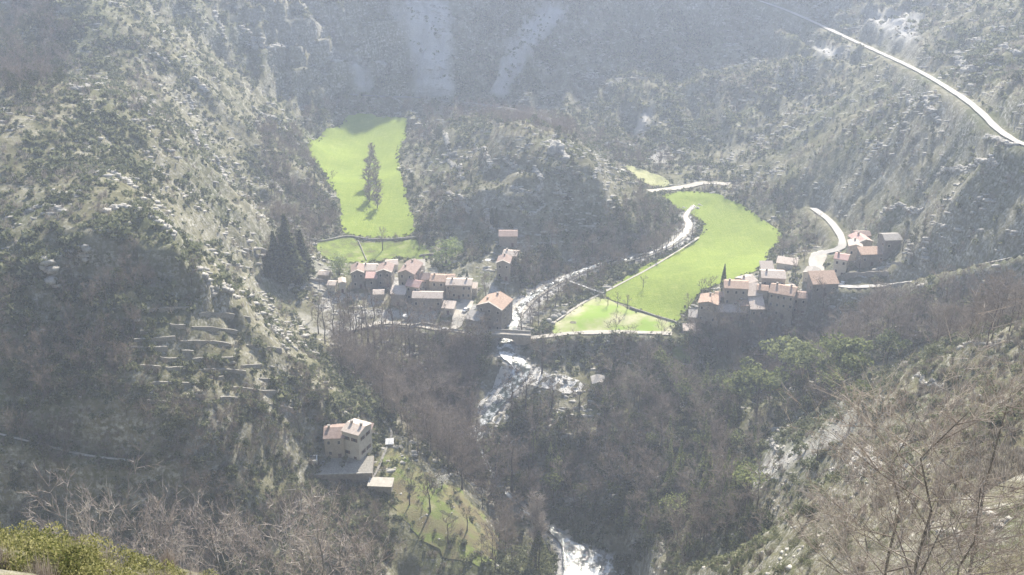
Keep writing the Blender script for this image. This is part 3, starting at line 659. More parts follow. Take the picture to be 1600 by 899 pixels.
# ------------------------------------------------------------------ plant shapes
def tri_leaf(c, s, r):
    a = Vector((r.gauss(0, 1), r.gauss(0, 1), r.gauss(0, 1))).normalized(); b = a.orthogonal().normalized(); q = r.uniform(0, 6.28); k = a.cross(b)
    e1 = b * math.cos(q) + k * math.sin(q); e2 = a.cross(e1)
    return [c + e1 * s, c - e1 * s * .5 + e2 * s * .7, c - e1 * s * .5 - e2 * s * .7]
def leaf_mesh(cs, sizes, r):
    V = []; 
    for c, s in zip(cs, sizes): V += [tuple(p) for p in tri_leaf(Vector(c), s, r)]
    return np.array(V), np.arange(len(V)).reshape(-1, 3)
def bush_tpl(seed, n_, leaf, h=1.0):
    r = random.Random(seed); cs = []; lob = [(r.uniform(-.5, .5), r.uniform(-.5, .5), r.uniform(.2, .6) * h, r.uniform(.35, .6)) for _ in range(4)]
    for _ in range(n_):
        l = r.choice(lob); d = Vector((r.gauss(0, 1), r.gauss(0, 1), r.gauss(0, 1) * .8)).normalized() * l[3] * r.uniform(.6, 1)
        cs.append((l[0] + d.x, l[1] + d.y, max(.03, l[2] + d.z)))
    return leaf_mesh(cs, [leaf * r.uniform(.6, 1.3) for _ in cs], r)
def twiggy_tpl(seed, n_, h=1.0, w=.05):
    r = random.Random(seed); V = []
    for _ in range(n_):
        a = r.uniform(0, 6.28); b = Vector((math.cos(a), math.sin(a), 0)) * r.uniform(0, .35); t = b * r.uniform(1.2, 3.2) + Vector((r.gauss(0, .12), r.gauss(0, .12), h * r.uniform(.45, 1.0)))
        if r.random() < .5: b = b.lerp(t, r.uniform(.3, .6)) + Vector((r.gauss(0, .1), r.gauss(0, .1), 0))
        s = (t - b).cross(Vector((r.gauss(0, 1), r.gauss(0, 1), .2))).normalized() * w * r.uniform(.6, 1.3)
        V += [tuple(b - s), tuple(b + s), tuple(t)]
    return np.array(V), np.arange(len(V)).reshape(-1, 3)
def tube(V, F, pts, rad, n_=5):
    k0 = len(V); up = Vector((.3, .2, 1))
    for i, (p, r_) in enumerate(zip(pts, rad)):
        d = (pts[min(i + 1, len(pts) - 1)] - pts[max(i - 1, 0)]).normalized(); a = d.cross(up if abs(d.dot(up.normalized())) < .95 else Vector((1, 0, 0))).normalized(); b = d.cross(a)
        for j in range(n_):
            q = 6.2832 * j / n_; V.append(tuple(p + (a * math.cos(q) + b * math.sin(q)) * r_))
    for i in range(len(pts) - 1):
        for j in range(n_):
            a, b, c, d = k0 + i * n_ + j, k0 + i * n_ + (j + 1) % n_, k0 + (i + 1) * n_ + (j + 1) % n_, k0 + (i + 1) * n_ + j
            F += [(a, b, c), (a, c, d)]
def bare_tpl(seed, h=9.0, spread=.38, trunk=.30, limbs=11, subs=6, twigs=6, tw=.035, up=.75, start=.25, r0=.17, fine=False):
    """leafless tree: (trunk V, F), (crown V, F)"""
    r = random.Random(seed); TV, TF, CV, CF = [], [], [], []
    n_ = 6; pts = [Vector((r.gauss(0, .05) * i * h * .1, r.gauss(0, .05) * i * h * .1, h * .86 * i / n_)) for i in range(n_ + 1)]
    tube(TV, TF, [Vector((0, 0, -.6))] + pts[1:], [r0 * 1.25] + [r0 * (1 - .85 * (i / n_)) for i in range(1, n_ + 1)], 6 if fine else 4)
    def rib(a, b, w, k=None):
        s = (b - a).cross(Vector((r.gauss(0, 1), r.gauss(0, 1), r.gauss(0, 1)))).normalized() * w; i = len(CV)
        CV.extend([tuple(a - s), tuple(a + s), tuple(b)]); CF.append((i, i + 1, i + 2))
    for l in range(limbs):
        t = start + (1 - start) * (l + r.random()) / limbs; f = t * n_; i = min(int(f), n_ - 1); a = pts[i].lerp(pts[i + 1], f - i)
        q = r.uniform(0, 6.28) + l * 2.4; L = h * spread * (1.15 - .6 * abs(t - .5)) * r.uniform(.7, 1.15) * (1.0 if t < .9 else .6)
        d = Vector((math.cos(q), math.sin(q), up * r.uniform(.6, 1.4))).normalized()
        m1 = a + d * L * .5 + Vector((r.gauss(0, .04), r.gauss(0, .04), 0)) * h * .4; e = m1 + (d + Vector((0, 0, up * .55)) + Vector((r.gauss(0, .25), r.gauss(0, .25), 0))).normalized() * L * .55
        rr = r0 * (1 - .7 * t) * .5
        tube(CV, CF, [a, m1, e], [rr, rr * .6, rr * .15], 4 if fine else 3)
        for s_ in range(subs):
            t2 = r.uniform(.25, 1.0); b = a.lerp(m1, t2 * 2) if t2 < .5 else m1.lerp(e, t2 * 2 - 1)
            d2 = (d + Vector((r.gauss(0, .75), r.gauss(0, .75), r.gauss(.35, .4)))).normalized(); L2 = L * r.uniform(.3, .55); e2 = b + d2 * L2
            if fine: tube(CV, CF, [b, b.lerp(e2, .5) + Vector((r.gauss(0, .05), r.gauss(0, .05), r.gauss(0, .05))) * L2, e2], [rr * .4, rr * .28, rr * .08], 3)
            else: rib(b, e2, tw * 1.3)
            for k in range(twigs):
                c = b.lerp(e2, r.uniform(.2, 1)); d3 = (d2 + Vector((r.gauss(0, .8), r.gauss(0, .8), r.gauss(.3, .5)))).normalized()
                e3 = c + d3 * L2 * r.uniform(.4, .8); rib(c, e3, tw)
                if fine:
                    for _ in range(3): g_ = c.lerp(e3, r.uniform(.2, .9)); rib(g_, g_ + (d3 + Vector((r.gauss(0, .9), r.gauss(0, .9), r.gauss(.2, .6)))).normalized() * L2 * r.uniform(.15, .4), tw * .7)
    return (np.array(TV), np.array(TF)), (np.array(CV), np.array(CF))
def green_tpl(seed, h=7.0, wid=3.2, n_=420, leaf=.34, kind='round', base=.25):
    r = random.Random(seed); TV, TF = [], []
    tube(TV, TF, [Vector((0, 0, -.6)), Vector((r.gauss(0, .1), r.gauss(0, .1), h * .45)), Vector((r.gauss(0, .25), r.gauss(0, .25), h * .85))], [.2, .13, .04], 5)
    cs = []
    if kind == 'round':
        lob = []
        for k in range(13):
            a = r.uniform(0, 6.28); t = r.uniform(0, 1); rad = wid * .62 * math.sqrt(r.random()) * (1 - .5 * t); lob.append((rad * math.cos(a), rad * math.sin(a), h * (base + (.92 - base) * t), wid * r.uniform(.22, .40)))
        for _ in range(n_):
            l = r.choice(lob); d = Vector((r.gauss(0, 1), r.gauss(0, 1), r.gauss(0, 1))).normalized() * l[3] * r.uniform(.65, 1.05); cs.append((l[0] + d.x, l[1] + d.y, l[2] + d.z * .75))
        for l in lob[:7]: tube(TV, TF, [Vector((0, 0, h * .3)), Vector(l[:3])], [.07, .02], 3)
    elif kind == 'cone':
        for _ in range(n_):
            t = r.random() ** 1.35; t = base * .4 + t * (1 - base * .4); ring = (t * 9) % 1; rad = wid * .5 * (1 - t) * (.65 + .5 * (1 - ring)) * math.sqrt(r.uniform(.3, 1)); a = r.uniform(0, 6.28); cs.append((rad * math.cos(a), rad * math.sin(a), h * t))
    elif kind == 'column':
        for _ in range(n_):
            t = r.random(); rad = wid * .5 * min(1, (1 - t) * 1.6 + .02) * min(1, .5 + t * 3) * math.sqrt(r.uniform(.35, 1)); a = r.uniform(0, 6.28); cs.append((rad * math.cos(a), rad * math.sin(a), h * (.03 + .97 * t)))
    elif kind == 'umbrella':
        lob = [(wid * .6 * math.sqrt(r.random()) * math.cos(a), wid * .6 * math.sqrt(r.random()) * math.sin(a), h * r.uniform(.62, .92), wid * r.uniform(.2, .32)) for a in [r.uniform(0, 6.28) for _ in range(15)]]
        for _ in range(n_):
            l = r.choice(lob); d = Vector((r.gauss(0, 1), r.gauss(0, 1), r.gauss(0, 1))).normalized() * l[3] * r.uniform(.6, 1.05); cs.append((l[0] + d.x, l[1] + d.y, l[2] + d.z * .5))
        for l in lob: tube(TV, TF, [Vector((0, 0, h * .45)), Vector(l[:3])], [.08, .02], 3)
    return (np.array(TV), np.array(TF)), leaf_mesh(cs, [leaf * r.uniform(.6, 1.3) for _ in cs], r)
BARE = [bare_tpl(s, h=10.5 + 1.3 * (s % 4), tw=.042, spread=.30 + .05 * (s % 3), up=.6 + .25 * (s % 3)) for s in range(8)]
BUSHY = [bare_tpl(40 + s, h=5.5 + s, spread=.48, up=.9, start=.06, r0=.10, limbs=13) for s in range(4)]
OAK = [green_tpl(s, 6.0 + s % 3, 3.0 + .4 * (s % 3)) for s in range(6)]
PINE = [green_tpl(20 + s, 10 + s, 5.5, 420, .36, 'umbrella') for s in range(3)]
FIR = [green_tpl(30 + s, 10 + 1.5 * s, 4.6, 520, .34, 'cone') for s in range(3)]
def cat_tpl(tc):
    (a, b), (c, d) = tc; return np.concatenate([a, c]), np.concatenate([b, d + len(a)])

# ------------------------------------------------------------------ where plants grow
Z = {
 'shade': [(0,430),(120,380),(250,410),(380,470),(440,560),(530,640),(560,700),(600,790),(620,899),(0,899)],
 'centre': [(520,545),(640,530),(770,545),(745,610),(738,650),(750,700),(770,780),(800,830),(800,899),(640,899),(620,860),(700,860),(765,830),(748,780),(700,745),(650,720),(630,690),(600,650),(540,600)],
 'bank': [(800,640),(900,640),(960,600),(1100,580),(1330,540),(1345,600),(1290,640),(1180,700),(1160,760),(1210,860),(960,890),(900,850),(820,790),(780,740),(770,690)],
 'below': [(1080,520),(1180,505),(1320,470),(1330,455),(1600,405),(1600,545),(1340,560),(1100,600),(1060,575)],
 'hillfoot': [(645,190),(690,200),(690,260),(730,350),(780,392),(860,380),(950,345),(1000,310),(1042,330),(1050,370),(960,405),(830,455),(790,440),(740,440),(700,380),(655,370),(640,300)],
 'leftfoot': [(400,180),(480,222),(484,250),(505,285),(530,320),(532,372),(500,385),(480,420),(410,430),(430,330)],
 'back': [(470,155),(700,168),(860,190),(1000,240),(1240,310),(1300,330),(1270,400),(1215,400),(1215,360),(1120,298),(1040,280),(950,250),(860,205),(700,190),(640,182),(540,178),(480,215)],
 'bankside': [(830,480),(960,405),(1085,362),(1092,372),(940,455),(862,505),(815,530)],
 'lower': [(790,535),(1060,530),(1060,590),(960,610),(920,590),(880,570),(800,560)],
 'lefttop_shade_wood': [(-20,-20),(95,-20),(112,60),(105,130),(60,150),(-20,160)],  # dense oaks added to darken the rim where shade should lie
 'right': [(1330,170),(1600,240),(1600,400),(1420,420),(1340,350)],
}
VIL = [(485,405),(560,412),(650,405),(700,425),(800,380),(800,440),(800,490),(780,535),(640,530),(500,540),(470,500)]
VIR = [(1060,500),(1090,470),(1130,440),(1190,415),(1250,405),(1320,360),(1420,360),(1420,410),(1320,455),(1310,480),(1240,500),(1180,520),(1090,530)]
NOGO = [inp for inp in ()]
clear = [WPOLY[k] for k in ('lf', 'lf2', 'rf', 'rf2', 'far', 'small', 'lane', 'plaza', 'casc')]
KN = [WPOLY['knoll']]
def candidates(n_, y0, y1, margin=90):
    Y = np.sqrt(RNG.uniform(y0 * y0, y1 * y1, n_)); X = RNG.uniform(-.56, .56, n_) * Y
    z = hat(X, Y); u, v, f = project(X, Y, z)
    k = (u > -margin) & (u < 1600 + margin) & (v > -margin) & (v < 899 + margin)
    X, Y, z, u, v, f = (a[k] for a in (X, Y, z, u, v, f))
    k = ~on_clear(X, Y); return tuple(a[k] for a in (X, Y, z, u, v, f))
FLATQ = blur((flat > .5).astype(float), 0)
def mask_grid():
    m = np.zeros(H.shape)
    for p in clear: m[inpoly(GX, GY, p)] = 1
    for k, (pth, w) in WPATH.items():
        D_, _, _ = seg_dist(pth, w / 2 + 4); m[D_ < w / 2 + (3.2 if k in ('hill_road', 'village_road') else .9)] = 1
    m[rivD < -.6] = 1; return m
CLEAR = mask_grid()
def on_clear(x, y): return hat(x, y, CLEAR) > .3
def visible(X, Y, Zt):
    ok = np.ones(len(X), bool)
    for s in np.linspace(.08, .985, 110): ok &= (CAMZ + (Zt - CAMZ) * s) > hat(X * s, Y * s) - .4
    return ok
gslope = hat

# forests -------------------------------------------------------------
X, Y, ZZ, u, v, f = candidates(60000, 230, 960)
area_per = (.56 * (960 ** 2 - 230 ** 2)) / 60000
want = np.full(len(X), .0); kind = np.zeros(len(X), int)      # 0 bare, 1 bushy bare, 2 holm oak, 3 pine, 4 fir
rr = RNG.random(len(X)); clump = fbm(X / 25, Y / 25, 3, 101)
zid = np.full(len(X), -1); ZN = list(Z)
for i, k in enumerate(ZN): zid[(zid < 0) & inpoly(u, v, Z[k])] = i
invil = inpoly(u, v, VIL) | inpoly(u, v, VIR)
dens = {'shade': (1 / 20, .38, .37, .25, 0, 0), 'centre': (1 / 14, .78, .22, .06, 0, 0), 'bank': (1 / 17, .30, .18, .42, .03, .07), 'below': (1 / 22, .6, .32, .08, 0, 0), 'hillfoot': (1 / 30, .34, .26, .40, 0, 0),
        'leftfoot': (1 / 24, .45, .35, .17, 0, .03), 'back': (1 / 34, .5, .4, .1, 0, 0), 'bankside': (1 / 32, .7, .3, 0, 0, 0), 'lower': (1 / 60, .6, .3, .1, 0, 0), 'right': (1 / 60, .2, .3, .5, 0, 0), 'lefttop_shade_wood': (1 / 26, .2, .2, .6, 0, 0)}
for i, k in enumerate(ZN):
    m_ = zid == i; d = dens[k]; want[m_] = d[0] * area_per; kk = RNG.choice(5, size=int(m_.sum()), p=np.array(d[1:]) / sum(d[1:])); kind[m_] = kk
m_ = zid < 0; want[m_] = area_per / 260; kind[m_] = RNG.choice([1, 2], size=int(m_.sum()), p=[.35, .65])
want *= np.where(inpoly(X, Y, KN[0]), .05, 1) * np.where(inpoly(u, v, [(195,480),(300,470),(400,485),(450,560),(460,650),(330,640),(210,640)]), .14, 1) * np.where(inpoly(u, v, [(455,700),(590,700),(590,790),(455,775)]), 0, 1) * np.where(inpoly(u, v, [(750,580),(930,575),(940,660),(800,670),(745,640)]) | inpoly(u, v, [(850,820),(960,820),(990,960),(850,960)]), .12, 1) * np.where(inpoly(u, v, [(1320,450),(1450,442),(1640,395),(1640,440),(1450,474),(1320,482)]), .06, 1) * np.where(inpoly(u, v, [(590,700),(700,735),(775,790),(800,930),(600,930),(600,800)]), .10, 1)
want *= np.clip(.4 + 1.3 * smooth(.35, .6, clump), .3, 1.7) * np.where(invil, .06, 1)
k_ = RNG.random(len(X)) < want
X, Y, ZZ, u, v, f, kind, zid = (a[k_] for a in (X, Y, ZZ, u, v, f, kind, zid))
# keep some room between stems
order = np.argsort(f); cells = {}; keep = []
for i in order:
    c_ = (int(X[i] // 2.6), int(Y[i] // 2.6))
    if c_ in cells: continue
    cells[c_] = 1; keep.append(i)
keep = np.array(keep); X, Y, ZZ, u, v, f, kind, zid = (a[keep] for a in (X, Y, ZZ, u, v, f, kind, zid))
size = RNG.uniform(.6, 1.15, len(X)) * np.where(zid < 0, .55, 1.0); rz = RNG.uniform(0, 6.28, len(X)); var = RNG.integers(0, 100, len(X))
size[zid == ZN.index('centre')] *= 1.4; size[zid == ZN.index('bank')] *= 1.25; size[zid == ZN.index('below')] *= 1.2; size[zid == ZN.index('shade')] *= .85; size[zid == ZN.index('back')] *= .8; size[zid == ZN.index('right')] *= .6
TPL = {0: BARE, 1: BUSHY, 2: OAK, 3: PINE, 4: FIR}
HGT = {0: 12, 1: 6.5, 2: 6.5, 3: 11, 4: 11}
app = size * np.array([HGT[k] for k in kind]) / f
vis = visible(X, Y, ZZ + size * 4) & (u > 0) & (u < 1600) & (v > 0) & (v < 890)
REG = {-1: 'on the open scrubby slopes', 'shade': 'on the shaded slope left of the stone house', 'centre': 'in the grey wood between knoll and river', 'bank': 'on the wooded bank right of the river', 'below': 'in the wood below the right village and road',
       'hillfoot': 'at the foot of the round hill', 'leftfoot': 'at the foot of the left slope beside the long meadow', 'back': 'along the foot of the far slopes', 'bankside': 'on the bank between river and curved meadow', 'lower': 'between cascade and worn pasture', 'lefttop_shade_wood': 'in the wood added for shade at the far left rim', 'right': 'on the shaded spur under the high road'}
NAMES = {0: ('bare_tree', 'leafless grey tree', 'tree'), 1: ('bushy_bare_tree', 'low leafless bush-tree', 'tree'), 2: ('holm_oak', 'dark rounded evergreen', 'tree'), 3: ('pine_tree', 'spreading pine', 'tree'), 4: ('fir_tree', 'pointed dark conifer', 'tree')}
MATS = {0: ('bark', 'twig'), 1: ('bark', 'twig'), 2: ('bark', 'leaf_dark'), 3: ('bark', 'leaf_pine'), 4: ('bark', 'leaf_pine')}
MESH = {}
def tree_parts(key, tc, mats):
    if key not in MESH: MESH[key] = (raw_mesh('trunk', tc[0][0], tc[0][1], M[mats[0]], True), raw_mesh('crown', tc[1][0], tc[1][1], M[mats[1]]))
    return MESH[key]
def plant_tree(name, key, tc, mats, loc, rz, sc, label, group=None, cat='tree'):
    a, b = tree_parts(key, tc, mats); e = empty(name, loc, rz); e.scale = (sc, sc, sc) if isinstance(sc, (int, float)) else sc
    link('trunk', a, e); link('crown', b, e); return tag(e, label, cat, group)
QUOTA = {0: 255, 1: 150, 2: 235, 3: 20, 4: 40}
single = np.zeros(len(X), bool)
for k in range(5):
    c_ = np.where((kind == k) & vis)[0]; c_ = c_[np.argsort(-app[c_])][:QUOTA[k]]; single[c_] = True
LM = [(540,690,'the lone stone house'),(596,765,'the flat-roofed shed'),(690,745,'the white blossoming tree'),(690,800,'the grassy knoll'),(775,525,'the big farmhouse'),(800,530,'the stone bridge'),(850,595,'the cascade'),(940,605,'the stone mill'),(905,870,'the bright lower river bend'),(838,830,'the big many-stemmed tree'),
 (1103,750,'the tall spruce'),(1045,745,'the left spruce'),(1200,730,'the foot of the pale scree'),(1310,650,'the top of the pale scree'),(1290,580,'the sun-topped pines'),(1210,575,'the olive pine'),(1065,560,'the small green patch'),(1150,500,'the long low building'),(1217,480,'the tallest house of the right village'),(1287,460,'the large barn'),(1350,385,'the hamlet'),(1400,440,'the bright road parapet'),(1540,420,'the shaded road right of the hamlet'),
 (1450,530,'the brow of the near right slope'),(1290,350,'the pale curving road'),(1215,375,'the right edge of the curved meadow'),(1110,295,'the far end of the curved meadow'),(1060,360,'the river bend under the round hill'),(963,408,'the dark parked car'),(915,450,'the footbridge'),(865,500,'the white boulders'),(790,400,'the lone gabled house'),(870,230,'the white rock pinnacle'),(690,210,'the left flank of the round hill'),(590,180,'the far end of the long meadow'),(585,290,'the tree row in the long meadow'),
 (530,340,'the left edge of the long meadow'),(645,340,'the right edge of the long meadow'),(697,395,'the pale green budding tree'),(450,380,'the shadow stand-in conifer clump'),(560,440,'the white-verged gables'),(560,530,'the orchard poplars'),(320,535,'the bright terrace wall'),(220,535,'the left terrace wall'),(385,575,'the rightmost terrace wall'),(80,420,'the left cliff'),(130,700,'the faint forest path'),(300,720,'the bare trees under the terraces'),(440,545,'the lit crest ledge'),(300,850,'the grey trees at the bottom edge'),(480,840,'the dead tree'),
 (720,600,'the curved orchard wall'),(640,650,'the garden path'),(760,690,'the hidden river below the cascade'),(980,700,'the darkest part of the right bank'),(960,800,'the wood above the lower river bend'),(900,690,'the wood right below the mill'),(1120,640,'the wood under the green patch'),(1180,830,'the green bushes at the bottom edge'),(170,270,'the white arched ledge'),(420,200,'the pale edge above the long meadow'),(1540,190,'the bend of the high road'),(1300,60,'the middle of the high road'),(1480,300,'the shaded spur'),(700,100,'the wide scree chute'),(1000,180,'the far hillside above the river'),(850,330,'the middle of the round hill')]
ORD = ['nearest', 'second nearest', 'third nearest', 'fourth nearest', 'fifth nearest', 'sixth nearest', 'seventh nearest', 'eighth nearest', 'ninth nearest', 'tenth nearest', 'eleventh nearest', 'twelfth nearest', 'thirteenth nearest', 'fourteenth nearest', 'fifteenth nearest', 'farther', 'still farther', 'yet farther', 'much farther', 'farthest']
bins = {}
for i in np.where(single)[0]:
    dd = [(math.hypot(u[i] - a, v[i] - b), j) for j, (a, b, _) in enumerate(LM)]; d_, j = min(dd); a, b, ph = LM[j]
    dx_, dy_ = u[i] - a, v[i] - b; dr = ('right of' if dx_ > 0 else 'left of') if abs(dx_) > abs(dy_) else ('below' if dy_ > 0 else 'above')
    bins.setdefault((NAMES[int(kind[i])][1], dr, ph), []).append((d_, i))
LBL = {}
for (lk, dr, ph), L_ in bins.items():
    L_.sort()
    for n_, (_, i) in enumerate(L_): LBL[i] = (lk if len(L_) == 1 else (ORD[n_] if n_ < 15 else f'{n_ + 1}th nearest') + ' ' + lk) + ' ' + dr + ' ' + ph
for i in np.where(single)[0]:
    k = int(kind[i]); T = TPL[k]; j = int(var[i]) % len(T); rg = REG[ZN[zid[i]] if zid[i] >= 0 else -1]; nm, lb, ct = NAMES[k]
    plant_tree(nm, (k, j), T[j], MATS[k], (X[i], Y[i], ZZ[i] - .1), rz[i], float(size[i]), LBL[i], nm.replace('_', ' ') + 's ' + rg, ct)
for nm, ks, mt, lb in (('distant_woods', (0, 1), 'twig', 'mass of small leafless trees filling the valley woods'), ('distant_evergreens', (2, 3, 4), 'leaf_dark', 'mass of small dark evergreens scattered over the slopes and woods')):
    TT = []; w_ = []; ps = []; ss = []; rs = []
    for k in ks:
        o_ = len(TT); TT += [cat_tpl(t) for t in TPL[k]]; m_ = (kind == k) & ~single
        w_.append(o_ + var[m_] % len(TPL[k])); ps.append(np.stack([X[m_], Y[m_], ZZ[m_]], 1)); ss.append(size[m_]); rs.append(rz[m_])
    V, F = merge(TT, np.concatenate(w_), np.concatenate(ps), np.concatenate(ss), np.concatenate(rs))
    tag(link(nm, raw_mesh(nm, V, F, M[mt])), lb, None, None, 'stuff')
print('trees', len(X), 'single', single.sum(), np.bincount(kind))

# scrub -----------------------------------------------------------------
BT = [bush_tpl(s, 17, .46) for s in range(8)]
SLG = np.hypot(*np.gradient(H, STEP)); TT_ = [twiggy_tpl(s, 26, 1.3, .06) for s in range(4)]
def scatter(name, T, mat, n_, y0, y1, dfun, smin, smax, label, tall=1.0, wide=1.0, turn=6.28):
    X, Y, z, u, v, f = candidates(n_, y0, y1, 60); k = RNG.random(len(X)) < dfun(X, Y, z, u, v)
    X, Y, z = X[k], Y[k], z[k]; s = smin + (smax - smin) * RNG.random(len(X)) ** 1.7; s = s * (.65 + .9 * fbm(X / 30, Y / 30, 3, len(name)))
    V, F = merge(T, RNG.integers(0, len(T), len(X)), np.stack([X, Y, z - .1], 1), np.stack([s * wide, s, s * tall], 1), RNG.uniform(-turn / 2, turn / 2, len(X)))
    print(name, len(X), len(F)); return tag(link(name, raw_mesh(name, V, F, M[mat])), label, None, None, 'stuff')
def dn(s, a, lo, hi, base=0.0, vil=.08):
    def g(X, Y, z, u, v):
        pat = .22 + 1.15 * smooth(.34, .60, fbm(X / 55 + 9, Y / 55, 4, s + 40)); pat = np.where(inpoly(u, v, [(195,500),(300,490),(400,490),(440,560),(420,600),(330,632),(230,585)]), .3, pat)
        m_ = inpoly(u, v, VIL) | inpoly(u, v, VIR)
        gentle = hat(X, Y, SCG) > .3
        return pat * (base + (1 - base) * smooth(lo, hi, fbm(X / a, Y / a, 4, s))) * np.where(m_, vil, 1) * np.where(inpoly(u, v, [(600,700),(650,715),(775,790),(785,930),(620,930),(605,800)]), .10, 1) * np.where(gentle, np.where(Y > 400, .12, .45), 1) * (1 - .85 * smooth(.95, 1.5, hat(X, Y, SLG))) * np.where(inpoly(u, v, Z['shade']), 1.7, 1) * np.where(inpoly(u, v, [(690,200),(800,190),(880,215),(960,250),(1000,300),(900,360),(800,370),(720,320)]), .55, 1) * np.where(inpoly(u, v, [(395,20),(640,40),(640,110),(600,130),(480,145),(400,130)]) & (Y > 700), .3, 1)
    return g
scatter('scrub', BT, 'scrub', 230000, 330, 980, dn(201, 14, .40, .68, .16), .45, 2.2, 'dark evergreen scrub dotting all the slopes')
scatter('bare_scrub', TT_, 'bare_scrub', 46000, 330, 900, dn(211, 22, .40, .62, .2), .9, 2.2, 'grey leafless scrub between the evergreen bushes')
BN = [bush_tpl(60 + s, 90, .22) for s in range(5)]; TN = [twiggy_tpl(60 + s, 70, 1.3, .035) for s in range(4)]
scatter('near_scrub', BN, 'scrub', 26000, 150, 335, dn(221, 14, .36, .58, .3), .7, 2.0, 'evergreen bushes covering the nearer slopes')
scatter('near_bare_scrub', TN, 'bare_scrub', 20000, 120, 335, dn(231, 14, .40, .60, .3), .8, 1.8, 'leafless bushes covering the nearer slopes')
# loose stones
HILLP = [(690,200),(800,190),(880,215),(960,250),(1000,300),(900,360),(800,370),(720,320)]
def rk(X, Y, z, u, v): return smooth(.46, .62, fbm(X / 14, Y / 14, 4, 241)) * np.where(inpoly(u, v, HILLP), 1.8, 1) * np.where(inpoly(u, v, Z['shade']), .2, 1)
scatter('rubble', [rock_tpl(80 + s, 1, .35, .55) for s in range(4)], 'limestone', 46000, 330, 900, rk, .35, 1.3, 'loose pale limestone rubble strewn over the slopes', .8, 1.9, .9)
scatter('near_rubble', [rock_tpl(90 + s, 1, .35, .55) for s in range(4)], 'limestone', 9000, 100, 335, rk, .15, .7, 'pale stones strewn over the nearer slopes')

def ck(X, Y, z, u, v): return np.where(inpoly(X, Y, WPOLY['casc']) | (hat(X, Y, rivD) < 3), .55, 0)
_cl = CLEAR; CLEAR = CLEAR * 0
scatter('river_stones', [rock_tpl(110 + s, 1, .3, .6) for s in range(4)], 'limestone', 60000, 300, 640, ck, .3, 1.5, 'pale boulders and stones scattered in the river bed and cascade')
CLEAR = _cl

def edge(X, Y, z, u, v):
    m_ = blur(CLEARF, 1); e_ = hat(X, Y, m_); return np.where((e_ > .08) & (e_ < .75), .55, 0)
CLEARF = np.zeros(H.shape)
for k in ('lf', 'lf2', 'rf', 'rf2', 'far', 'small'): CLEARF[inpoly(GX, GY, WPOLY[k])] = 1
CLEAR = CLEAR * 0
scatter('edge_scrub', BN, 'leaf_olive', 160000, 400, 800, edge, .3, 1.1, 'rough grass and low brambles fringing the meadows')
def infield(X, Y, z, u, v): return np.where(hat(X, Y, CLEARF) > .9, .5 * smooth(.45, .6, fbm(X / 9, Y / 9, 3, 331)), 0)
TG = [twiggy_tpl(330 + s, 14, .5, .05) for s in range(3)]
M['tuft'] = vary('meadow_tufts', (.10, .16, .02), (.22, .30, .035), c2=(.36, .40, .08), scale=.2, trans=.4)
scatter('meadow_tufts', TG, 'tuft', 500000, 400, 800, infield, .4, 1.0, 'coarse tufts of grass in the meadows')
CLEAR = _cl

